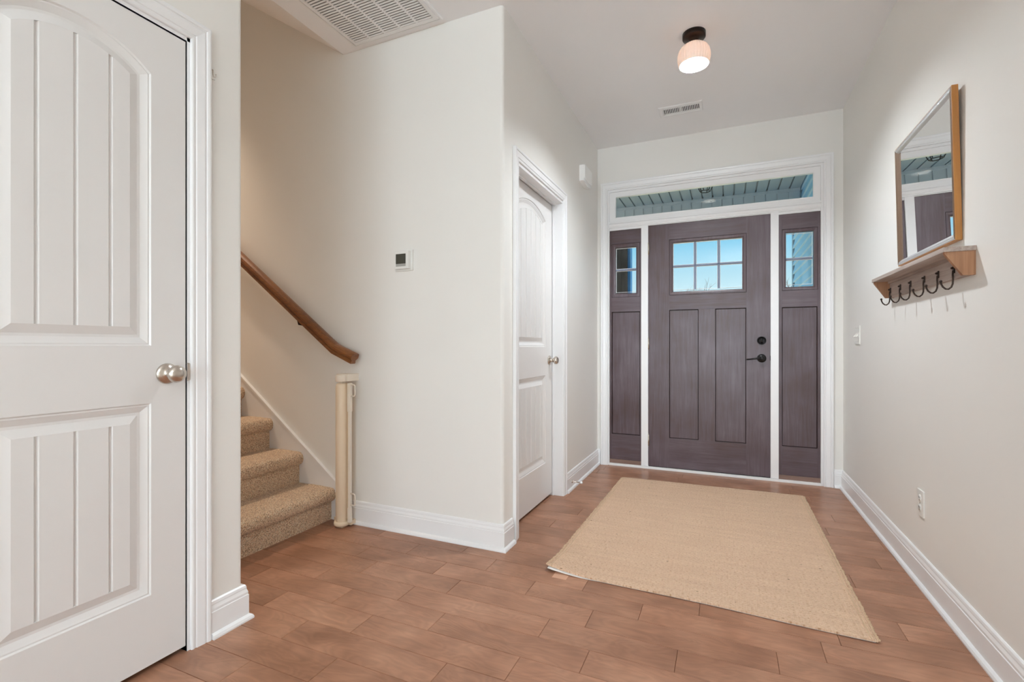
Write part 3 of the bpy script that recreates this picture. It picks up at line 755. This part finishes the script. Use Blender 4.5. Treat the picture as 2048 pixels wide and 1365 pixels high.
b.box(gx - .052, gx + .056, gy + .012, YT - .026, .010, .034, bev=.003); b.box(gx - .062, gx - .044, gy + .004, gy + .03, .012, .045, bev=.003)
b.box(gx - .02, gx + .02, gy - .02, gy + .02, 0.0, .010); b.build('bottom_bracket', CREAM, gt)
b = MB(); b.box(gx + .036, gx + .046, gy - .002, gy + .014, .05, .815, bev=.002); b.build('mesh_edge', CREAM2, gt)
b = MB()
bx, by = gx + .055, gy + .004
b.box(bx - .009, bx + .009, by - .010, by + .010, .030, .112, bev=.003); b.box(bx - .0075, bx + .0075, by - .008, by + .008, .11, .66, bev=.003); b.box(bx - .0105, bx + .0105, by - .010, by + .010, .655, .817, bev=.003)
b.build('pull_bar', CREAMW, gt)
for zc_ in (.775, .160):
    b = MB(); hh = .032
    q = [(bx + .006, zc_ + hh), (bx + .030, zc_ + hh), (bx + .037, zc_ + hh - .006), (bx + .038, zc_), (bx + .037, zc_ - hh + .006), (bx + .030, zc_ - hh), (bx + .006, zc_ - hh)]
    b.tube([(x, by, z) for x, z in q], .0042, 8); b.build('latch_loop', CREAMW, gt)
b = MB(); b.box(gx - .062, gx - .050, YT - .034, YT - .0205, .150, .290, bev=.001); b.box(gx - .062, gx - .020, YT - .030, YT - .0205, .195, .245)
b.build('wall_plate', PLAST, gt)

# ------------------------------------------------------------------ thermostat
t = thing('thermostat', (-1.617, YT, 1.495), 'small white square thermostat with dark screen on the pale wall', 'thermostat')
b = MB(); b.box(-1.676, -1.560, YT - .011, YT, 1.439, 1.554, bev=.004); b.build('back_plate', PLAST, t)
b = MB(); b.box(-1.664, -1.571, YT - .034, YT - .0105, 1.448, 1.546, bev=.004); b.build('body', PLAST, t)
b = MB(); b.box(-1.652, -1.588, YT - .0355, YT - .0335, 1.475, 1.529)
sc_ = b.build('screen', SCREEN, t)
b = MB(); b.box(-1.652, -1.588, YT - .0352, YT - .0335, 1.461, 1.4745); b.build('button_strip', GREYB, t)

# ------------------------------------------------------------------ wall hook by the near left door
t = thing('adhesive_hook', (XD, 1.128, 1.99), 'tiny white adhesive hook beside the casing of the near left door', 'hook')
b = MB(); b.prism([(1.117, 1.968), (1.1365, 1.968), (1.1375, 2.004), (1.131, 2.012), (1.117, 2.014)], 0, XD, XD + .0025); b.build('hook_plate', PLAST, t)
b = MB(); b.tube([(XD + .003, 1.126, 2.000), (XD + .008, 1.125, 1.997), (XD + .007, 1.126, 1.985), (XD + .008, 1.128, 1.976), (XD + .012, 1.131, 1.975), (XD + .0135, 1.132, 1.984)], .0018, 8); b.build('hook_wire', NICKEL, t)

# ------------------------------------------------------------------ return air grille (ceiling)
gx0, gx1, gy0, gy1 = -1.935, -1.350, 1.575, 2.160
t = thing('return_air_grille', ((gx0 + gx1) / 2, (gy0 + gy1) / 2, H), 'large white louvred return air grille in the ceiling by the stairs', 'vent')
b = MB()
fr_ = [(0, 0), (0, .004), (.004, .009), (.012, .009), (.013, .0055), (.016, .0055), (.018, .011), (.040, .011), (.041, .002)]
b.sweep([(gx0, gy0), (gx0, gy1), (gx1, gy1), (gx1, gy0)], fr_, lambda u, v, h: (u, v, H - h), closed=True, caps=False)
ix0, ix1, iy0, iy1 = gx0 + .040, gx1 - .040, gy0 + .040, gy1 - .040
cw = (ix1 - ix0 - 4 * .012) / 5
b.box(ix0 - .002, ix0, iy0, iy1, H - .011, H - .001); b.box(ix1, ix1 + .002, iy0, iy1, H - .011, H - .001)
for k in range(4):
    xb = ix0 + (k + 1) * cw + k * .012; b.box(xb, xb + .012, iy0, iy1, H - .011, H - .002)
b.build('grille_frame', TRIM, t)
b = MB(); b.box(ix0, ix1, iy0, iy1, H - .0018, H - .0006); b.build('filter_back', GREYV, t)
for k in range(5):
    xa = ix0 + k * (cw + .012); b = MB(); n = 31
    for j in range(n):
        y = iy0 + (iy1 - iy0) * (j + .5) / n; p = (iy1 - iy0) / n
        b.prism([(y - p * .42, H - .0112), (y + p * .22, H - .0112), (y + p * .46, H - .006), (y + p * .34, H - .006), (y + p * .12, H - .0098), (y - p * .42, H - .0098)], 0, xa, xa + cw)
    b.build('louvre_bank', TRIM, t)

# ------------------------------------------------------------------ supply register (ceiling)
t = thing('ceiling_register', (-.297, 3.68, H), 'small white slotted air register in the ceiling behind the lamp', 'vent')
rx0, rx1, ry0, ry1 = -.446, -.150, 3.602, 3.758
b = MB()
b.sweep([(rx0, ry0), (rx0, ry1), (rx1, ry1), (rx1, ry0)], [(0, 0), (0, .003), (.006, .007), (.020, .007), (.021, .005)], lambda u, v, h: (u, v, H - h), closed=True, caps=False)
sx0, sx1, sy0, sy1 = rx0 + .034, rx1 - .020, 3.640, 3.715
b.box(rx0 + .02, rx1 - .02, ry0 + .02, sy0, H - .0055, H - .004); b.box(rx0 + .02, rx1 - .02, sy1, ry1 - .02, H - .0055, H - .004)
b.box(rx0 + .02, sx0, sy0, sy1, H - .0055, H - .004); b.box(sx1, rx1 - .02, sy0, sy1, H - .0055, H - .004)
n = 21; p = (sx1 - sx0) / n
for j in range(n + 1):
    x = sx0 + p * j
    wdt = p * .27 if j != 10 else p * .5
    b.box(x - wdt, x + wdt, sy0, sy1, H - .0055, H - .002)
b.build('register_face', TRIM, t)
b = MB(); b.box(sx0, sx1, sy0, sy1, H - .0015, H - .0005); b.build('duct_back', DARK, t)

# ------------------------------------------------------------------ ceiling lamp
lx, ly = -.159, 2.822
t = thing('ceiling_lamp', (lx, ly, H), 'semi-flush ceiling lamp with ribbed opal shade and dark bronze base', 'lamp')
b = MB(); b.lathe([(0, 0), (.060, 0), (.060, -.024), (.058, -.027), (.032, -.029), (.028, -.032), (.020, -.040), (.018, -.048), (.0, -.048)], (lx, ly, H), 'Z', 48); b.build('canopy', BRONZE, t)
b = MB(); b.lathe([(.018, -.042), (.024, -.048), (.029, -.056), (.029, -.064), (0, -.064)], (lx, ly, H), 'Z', 32); b.build('socket_cup', BRONZE, t)
b = MB()
outer = [(.026, -.060), (.038, -.0615), (.054, -.068), (.069, -.080), (.080, -.098), (.0850, -.120), (.0845, -.140), (.0812, -.158), (.0775, -.172)]
inner = [(r - .004, z) for r, z in outer[::-1]]
def rib(r, t_, a): return r * (1 + .034 * abs(math.cos(a * 16)) - .018) if r > .03 else r
b.lathe(outer + [(.0758, -.1745)] + inner, (lx, ly, H), 'Z', 256, fn=rib); b.build('lamp_shade', SHADE, t)
b = MB(); b.lathe([(0, -.060), (.013, -.062), (.015, -.078), (.026, -.098), (.030, -.116), (.026, -.134), (.014, -.145), (0, -.147)], (lx, ly, H), 'Z', 28); b.build('bulb', BULB, t)

# ------------------------------------------------------------------ door chime on the closet wall
t = thing('door_chime', (XL, 3.68, 2.35), 'white door chime box high on the wall past the closet door', 'door chime')
b = MB()
prof = [(3.578, 2.290), (3.578, 2.409), (3.586, 2.415), (3.786, 2.415), (3.794, 2.409), (3.794, 2.290), (3.740, 2.276), (3.686, 2.271), (3.632, 2.276)]
b.prism(prof, 0, XL, XL + .034); b.build('chime_body', WHITE, t)
b = MB(); prof2 = [(3.582, 2.312), (3.582, 2.407), (3.588, 2.412), (3.784, 2.412), (3.790, 2.407), (3.790, 2.312), (3.740, 2.300), (3.686, 2.296), (3.632, 2.300)]
b.prism(prof2, 0, XL + .034, XL + .043); b.build('chime_cover', WHITE, t)
b = MB()
for k in range(12): b.box(XL + .034, XL + .0385, 3.590 + k * .0165, 3.598 + k * .0165, 2.287, 2.310)
b.build('sound_slots', TRIM, t)

# ------------------------------------------------------------------ door stop
t = thing('door_stop', (XL + .013, 3.335, .055), 'short nickel door stop with white tip on the baseboard', 'door stop')
b = MB(); b.lathe([(0, 0), (.012, 0), (.012, .003), (.005, .006), (.004, .010), (.004, .062), (0, .062)], (XL + .0145, 3.335, .055), 'X', 16); b.build('stop_rod', NICKEL, t)
b = MB(); b.lathe([(0, .060), (.0065, .060), (.009, .064), (.009, .074), (.006, .078), (0, .078)], (XL + .0145, 3.335, .055), 'X', 16); b.build('rubber_tip', RUBBER, t)

# ------------------------------------------------------------------ mirror (leans slightly out at the top)
MY0, MY1, MZ0, MZ1 = 2.227, 2.862, 1.407, 1.966
t = thing('wall_mirror', (XR, (MY0 + MY1) / 2, MZ0), 'rectangular mirror in amber wood frame with glare-pale beaded long sides above the coat rack', 'mirror')
lean = .022
def mmap(u, v, h): return (XR - .001 - (v - MZ0) * lean - h, u, v)
b = MB()
path_ = [(MY0, MZ0), (MY1, MZ0), (MY1, MZ1), (MY0, MZ1)]
b.sweep(path_, [(-.028, 0), (0, 0), (0, .0185), (-.003, .0195)], mmap, closed=True, caps=False); b.build('wood_frame', FRAMEW, t)
b = MB(); b.sweep(path_, [(-.003, .0194), (-.007, .0215), (-.011, .0195), (-.017, .0195), (-.020, .018), (-.026, .012), (-.028, .010)], mmap, closed=True, caps=False)
# the two upright sides are aged brown, the long sides pale metal for glare on the brown wood
for fi, f in enumerate(b.f):
    ys = [b.v[i][1] for i in f]
    if max(ys) - min(ys) < .2: b.m[fi] = 1
# row of beads
def bead_row(a0, a1, fixed, horiz):
    n = int((a1 - a0) / .0075)
    for k in range(n):
        c_ = a0 + (a1 - a0) * (k + .5) / n
        u, v = (c_, fixed) if horiz else (fixed, c_)
        p = mmap(u, v, .0195); r = .0027
        vs = [(p[0] - r, p[1], p[2]), (p[0], p[1] - r, p[2]), (p[0], p[1], p[2] - r), (p[0], p[1] + r, p[2]), (p[0], p[1], p[2] + r)]
        b.add(vs, [(0, 1, 2), (0, 2, 3), (0, 3, 4), (0, 4, 1)], 0, True)
for f_ in (MZ0 + .014, MZ1 - .014): bead_row(MY0 + .012, MY1 - .012, f_, True)
b.build('frame_edge', [GLARE_RAIL, OLDF], t)
b = MB(); q = [mmap(u, v, .0105) for u, v in ((MY0 + .026, MZ0 + .026), (MY1 - .026, MZ0 + .026), (MY1 - .026, MZ1 - .026), (MY0 + .026, MZ1 - .026))]
q2 = [(x + .003, y, z) for x, y, z in q]
b.add(q + q2, [(0, 1, 2, 3), (4, 5, 6, 7), (0, 1, 5, 4), (1, 2, 6, 5), (2, 3, 7, 6), (3, 0, 4, 7)]); b.build('mirror_glass', MIRROR, t)

# ------------------------------------------------------------------ coat rack shelf
t = thing('coat_rack', (XR, 2.57, 1.27), 'weathered wooden wall shelf with six iron coat hooks under the mirror', 'coat rack')
b = MB(); b.box(XR - .088, XR, 2.124, 3.018, 1.351, 1.3675, bev=.0015); b.build('shelf_board', SHELFW, t)
b = MB(); b.box(XR - .018, XR, 2.145, 2.997, 1.270, 1.351, bev=.001); b.build('back_board', SHELFW, t)
b = MB(); b.box(XR - .026, XR - .017, 2.145, 2.997, 1.341, 1.351); b.build('cleat', SHELFW, t)
for ya in (2.130, 2.997):
    b = MB(); b.prism([(XR, 1.269), (XR - .034, 1.269), (XR - .083, 1.345), (XR - .083, 1.351), (XR, 1.351)], 1, ya, ya + .015); b.build('end_bracket', ENDW, t)
for i, y in enumerate((2.244, 2.385, 2.529, 2.692, 2.830, 2.992 - .012)):
    xh = XR - .018
    b = MB(); b.box(xh - .004, xh, y - .006, y + .006, 1.290, 1.318, bev=.001); b.lathe([(0, 0), (.004, 0), (.005, -.003), (.003, -.007), (0, -.007)], (xh - .004, y, 1.309), 'X', 10)
    b.tube([(xh - .004, y, 1.300), (xh - .005, y, 1.285), (xh - .004, y, 1.268), (xh - .005, y, 1.252), (xh - .009, y, 1.240), (xh - .017, y, 1.233), (xh - .025, y, 1.234), (xh - .033, y, 1.242), (xh - .0375, y, 1.252), (xh - .039, y, 1.260)], .0030, 10)
    b.lathe([(0, -.005), (.0035, -.004), (.005, 0), (.0035, .004), (0, .005)], (xh - .039, y, 1.262), 'Z', 12)
    tag(b.build('coat_hook', HOOKM, t), 'dark iron J-shaped hook')

# ------------------------------------------------------------------ stand and bowl made up to hold the fill light
t = thing('fill_light_stand', (.55, -1.8, .006), 'made-up white stand and bowl for the fill light behind the camera', 'floor lamp')
b = MB(); b.lathe([(0, 0), (.15, 0), (.15, .015), (.02, .03), (0, .03)], (.55, -1.8, .006), 'Z', 32); b.build('base', PLAST, t)
b = MB(); b.tube([(.55, -1.8, .03), (.55, -1.8, 1.60)], .012, 12); b.build('pole', PLAST, t)
b = MB(); b.lathe([(0, 1.60), (.06, 1.61), (.14, 1.66), (.19, 1.74), (.186, 1.74), (.136, 1.668), (.06, 1.62), (0, 1.612)], (.55, -1.8, .006), 'Z', 32); b.build('fill_bowl', PLAST, t)

# ------------------------------------------------------------------ switch and outlet
t = thing('light_switch', (XR, 3.717, 1.096), 'white double toggle light switch on the right wall near the front door', 'light switch')
b = MB(); b.box(XR - .006, XR, 3.660, 3.775, 1.036, 1.157, bev=.003); b.build('cover_plate', PLAST, t)
for y in (3.694, 3.741):
    b = MB(); b.box(XR - .0075, XR - .0058, y - .006, y + .006, 1.083, 1.110); b.prism([(XR - .007, 1.103), (XR - .021, 1.090), (XR - .020, 1.083), (XR - .007, 1.091)], 1, y - .004, y + .004)
    b.build('toggle', PLAST, t)
    for z in (1.053, 1.141):
        b = MB(); b.lathe([(0, 0), (.0032, 0), (.0032, -.001), (0, -.0014)], (XR - .006, y, z), 'X', 10); b.build('screw', GREYB, t)
t = thing('wall_outlet', (XR, 2.622, .348), 'white duplex outlet low on the right wall', 'outlet')
b = MB(); b.box(XR - .0065, XR, 2.586, 2.659, .291, .404, bev=.003); b.build('cover_plate', PLAST, t)
for z in (.368, .327):
    b = MB(); b.lathe([(0, -.0085), (.0155, -.0085), (.0165, -.0065)], (XR, 2.6225, z), 'X', 24); rc = b.build('receptacle', PLAST, t)
    b = MB(); b.box(XR - .0090, XR - .0080, 2.6155, 2.6180, z - .001, z + .008); b.box(XR - .0090, XR - .0080, 2.6275, 2.6300, z - .001, z + .008); b.lathe([(0, -.0005), (.0026, -.0005), (.0026, 0), (0, 0)], (XR - .0083, 2.6228, z - .007), 'X', 10)
    b.build('slots', DARK, rc)
b = MB(); b.lathe([(0, 0), (.0030, 0), (.0030, -.001), (0, -.0014)], (XR - .0065, 2.6225, .3475), 'X', 10); b.build('screw', GREYB, t)

# ------------------------------------------------------------------ jute rug
def rug():
    NW, NE, SE, SW = (-.728, 3.764), (.477, 3.793), (.478, 2.032), (-.745, 2.082)
    t = thing('jute_rug', (-.13, 2.92, 0), 'natural woven jute rug with frayed side edges lying before the front door', 'rug')
    nu, nv = 90, 150
    def pt(u, v):
        x = (SW[0] * (1 - v) + NW[0] * v) * (1 - u) + (SE[0] * (1 - v) + NE[0] * v) * u
        y = (SW[1] * (1 - u) + SE[1] * u) * (1 - v) + (NW[1] * (1 - u) + NE[1] * u) * v
        y += -.004 * math.sin(u * 9) * (1 - v)
        # lifted corner and soft waves
        dcorner = math.hypot(u * 1.2, v * 1.7)
        z = .0115 + .020 * max(0, 1 - dcorner / .22) ** 1.6 + .0012 * noise.noise(Vector((x * 5, y * 5, 0)))
        return x, y, z
    def edge(v, s): return .003 * abs(math.sin(v * 1.74 / .034 * PI / 2 + s)) + .004 * noise.noise(Vector((v * 22, s, 1)))
    b = MB(); vs = []
    for j in range(nv + 1):
        for i in range(nu + 1):
            u, v = i / nu, j / nv; x, y, z = pt(u, v)
            z += .0006 * noise.noise(Vector((x * 60, y * 60, 0)))
            if i == 0: x -= edge(v, 0)
            if i == nu: x += edge(v, 2)
            vs.append((x, y, z))
    W = nu + 1
    fs = [(j * W + i, j * W + i + 1, (j + 1) * W + i + 1, (j + 1) * W + i) for j in range(nv) for i in range(nu)]
    k = len(vs); bot = [(x, y, z - .0075) for x, y, z in vs]
    # skirt only around the border
    rim = [i for i in range(W)] + [j * W + nu for j in range(1, nv + 1)] + [nv * W + i for i in range(nu - 1, -1, -1)] + [j * W for j in range(nv - 1, 0, -1)]
    b.add(vs, fs, 0, True)
    n = len(rim); b.add([vs[i] for i in rim] + [bot[i] for i in rim], [(i, (i + 1) % n, n + (i + 1) % n, n + i) for i in range(n)])
    b.build('woven_body', RUG, t)
    # white backing, peeping out under the lifted near corner
    b = MB(); vs = []
    for j in range(0, 61):
        for i in range(0, 61):
            u, v = i / 60, j / 60; x, y, z = pt(u, v)
            out = .015 * max(0, 1 - u / .20) ** .8 * (1 if j == 0 else 0)
            vs.append((x + (.004 if i == 0 else 0) - (.004 if i == 60 else 0), y - out + (.003 if j == 0 else 0), z - .0085 - .004 * (1 if j == 0 and u < .2 else 0) * (1 - u / .2)))
    b.add(vs, [(j * 61 + i, j * 61 + i + 1, (j + 1) * 61 + i + 1, (j + 1) * 61 + i) for j in range(60) for i in range(60)], 0, True)
    b.add([(x, y, max(.0012, z - .0025)) for x, y, z in vs], [(j * 61 + i, j * 61 + i + 1, (j + 1) * 61 + i + 1, (j + 1) * 61 + i) for j in range(60) for i in range(60)], 0, True)
    q1 = [vs[i] for i in range(61)]; q2 = [(x, y, max(.0012, z - .0025)) for x, y, z in q1]
    b.add(q1 + q2, [(i, i + 1, 61 + i + 1, 61 + i) for i in range(60)])
    tag(b.build('backing', FELT, t), 'white felt backing')
    # frayed loops down both long sides and the stitched edge cord
    for s, u0 in ((0, 0.0), (2, 1.0)):
        b = MB(); v = .004; sg = -1 if s == 0 else 1
        while v < .996:
            x, y, z = pt(u0, v); ln = random.uniform(.004, .010); wd = random.uniform(.005, .011)
            x += sg * .001
            b.tube([(x - sg * .006, y - wd * .5, z - .002), (x + sg * ln * .8, y - wd * .35, z - .003), (x + sg * ln, y + wd * .1, z - .0035), (x + sg * ln * .6, y + wd * .5, z - .003), (x - sg * .006, y + wd * .6, z - .002)], .0026, 6)
            v += random.uniform(.0045, .0075)
        pts = [pt(u0 - sg * .013, q / 120) for q in range(121)]
        b.tube([(x, y, z + .0006) for x, y, z in pts], .0022, 6)
        tag(b.build('frayed_edge', FRINGE, t))
rug()
b = MB(); b.box(-.705, -.640, 2.028, 2.082, .0003, .0012)
tag(b.build('rug_tape', plain('tan_tape', srgb(214, 168, 140), 0.6)), 'small tan strip of tape under the near left corner of the jute rug', 'tape')

# ------------------------------------------------------------------ porch and outdoors, seen through the glass
PX, PYB, PZ = .80, 6.38, 2.84
b = MB(); b.box(-4.5, PX + .3, YB + .15, 6.6, -.25, -.02); struct(b, 'floor_porch', CONC, 'concrete porch slab outside the front door', 'porch floor')
b = MB(); b.box(-40, 40, 6.6, 60, -.5, -.3); struct(b, 'ground', LAWN, 'lawn beyond the porch', 'lawn')
b = MB(); b.box(-4.5, PX + .12, YB + .15, 6.9, PZ + .026, PZ + .1)
xg = PX - .02
pw = .1165
while xg > -4.4:
    b.prism([(xg - pw + .016, PZ), (xg, PZ), (xg, PZ + .028), (xg - pw + .016, PZ + .028)], 1, YB + .15, PYB); xg -= pw
struct(b, 'ceiling_porch', PORCHC, 'grooved grey-blue porch ceiling seen through the transom', 'porch ceiling')
b = MB(); b.box(-4.5, PX - .02, PYB + .012, PYB + .16, 2.42, PZ + .05)
xg = PX - .03
while xg > -4.4:
    b.box(xg - pw + .012, xg, PYB, PYB + .013, 2.42, PZ - .035); xg -= pw
b.box(-4.5, PX - .02, PYB - .008, PYB + .013, PZ - .035, PZ)
struct(b, 'beam_porch', PORCHB, 'panelled porch beam seen through the transom', 'porch beam')
# lap siding on the house wing, right of the porch
SYE = 7.10
b = MB(); z = -.02; k = 0
while z < 3.1:
    b.prism([(PX + .012, z + .012), (PX - .014, z + .012), (PX + .002, z + .112), (PX + .012, z + .112)], 1, YB + .15, SYE)
    b.prism([(PX + .012, z), (PX - .015, z), (PX - .0145, z + .013), (PX + .012, z + .013)], 1, YB + .15, SYE, 1)  # lit butt edges: their light is painted as a pale strip
    z += .109; k += 1
b.box(PX + .012, PX + 3.2, YB + .15, SYE, -.02, 3.1)
struct(b, 'wall_siding', [SIDING, CORNER], 'blue lap siding seen through the right sidelight', 'siding')
b = MB(); b.box(PX - .022, PX + .1, SYE, SYE + .045, -.02, 3.1); struct(b, 'trim_6', CORNER, 'pale corner board at the end of the blue siding', 'trim')
b = MB(); b.box(PX - .008, PX + .012, SYE - .035, SYE, -.02, 3.1); struct(b, 'shade_strip', END_SHADE, 'dark strip painted for the shadows at the end of the blue siding', 'trim')
t = thing('porch_post', (-1.26, 6.42, -.02), 'dark stained porch post seen through the left sidelight', 'post')
b = MB(); b.box(-1.365, -1.175, 6.36, 6.55, -.02, 2.42, bev=.006); b.build('post_shaft', PORCHW, t)
b = MB(); b.box(-1.175, -1.140, 6.40, 6.53, -.02, 2.42); tag(b.build('edge_board', BLUEP, t), 'bright blue edge board')
b = MB(); b.box(-1.385, -1.150, 6.34, 6.57, -.02, .12, bev=.004); b.build('post_base', PORCHW, t)
# caged porch lantern
pl = thing('porch_lantern', (-.192, 5.3, PZ), 'black wire cage lantern hanging from the porch ceiling beyond the transom', 'lantern')
b = MB(); b.lathe([(0, 0), (.055, 0), (.055, -.018), (.012, -.024), (.010, -.05), (0, -.05)], (-.192, 5.3, PZ), 'Z', 24); b.build('canopy', BLACKM, pl)
b = MB(); R1, R2 = .085, .050
up_ = [(-.192 + .055 * math.cos(a * PI / 3), 5.3 + .055 * math.sin(a * PI / 3), PZ - .05) for a in range(6)]
mid = [(-.192 + R1 * math.cos(a * PI / 3 + .26), 5.3 + R1 * math.sin(a * PI / 3 + .26), PZ - .155) for a in range(6)]
low = [(-.192 + R2 * math.cos(a * PI / 3 + .26), 5.3 + R2 * math.sin(a * PI / 3 + .26), PZ - .235) for a in range(6)]
for a in range(6):
    n_ = (a + 1) % 6
    for p, q in ((up_[a], mid[a]), (mid[a], mid[n_]), (mid[a], low[a]), (low[a], low[n_]), (up_[a], up_[n_])): b.tube([p, q], .0042, 6)
b.build('wire_cage', BLACKM, pl)
b = MB(); b.lathe([(0, -.05), (.012, -.055), (.028, -.10), (.034, -.14), (.028, -.17), (0, -.185)], (-.192, 5.3, PZ), 'Z', 20); b.build('bulb', emis('lantern_bulb', srgb(250, 246, 236), 1.2), pl)

def bare_tree(x, y, h, label, seed):
    rnd = random.Random(seed)
    t = thing('bare_tree', (x, y, -.3), label, 'tree', 'leafless trees across the lawn')
    tr_ = MB(); tr_.tube([(x, y, -.32), (x + .05, y, h * .3), (x + .02, y, h * .55)], [.16, .12, .09], 8); tr_.build('trunk', BARK, t)
    b = MB()
    def br(p, d, ln, r, dep):
        q = p + d * ln; b.tube([p, (p + q) / 2 + Vector((rnd.uniform(-.05, .05), 0, rnd.uniform(-.03, .05))) * ln, q], [r, r * .8, r * .6], 5, caps=False)
        if dep > 0:
            for _ in range(3):
                nd = (d + Vector((rnd.uniform(-.7, .7), rnd.uniform(-.5, .5), rnd.uniform(-.15, .5)))).normalized()
                br(p + d * ln * rnd.uniform(.5, 1), nd, ln * rnd.uniform(.55, .8), r * .55, dep - 1)
    for _ in range(7):
        br(Vector((x + .02, y, h * rnd.uniform(.35, .55))), Vector((rnd.uniform(-.8, .8), rnd.uniform(-.5, .5), 1)).normalized(), h * .2, .045, 3)
    b.build('branches', BARK, t)
bare_tree(-1.35, 26.0, 4.5, 'leafless tree low behind the bottom panes of the front door', 3)
bare_tree(2.72, 26.0, 4.5, 'leafless tree low in the right sidelight beside the siding', 5)
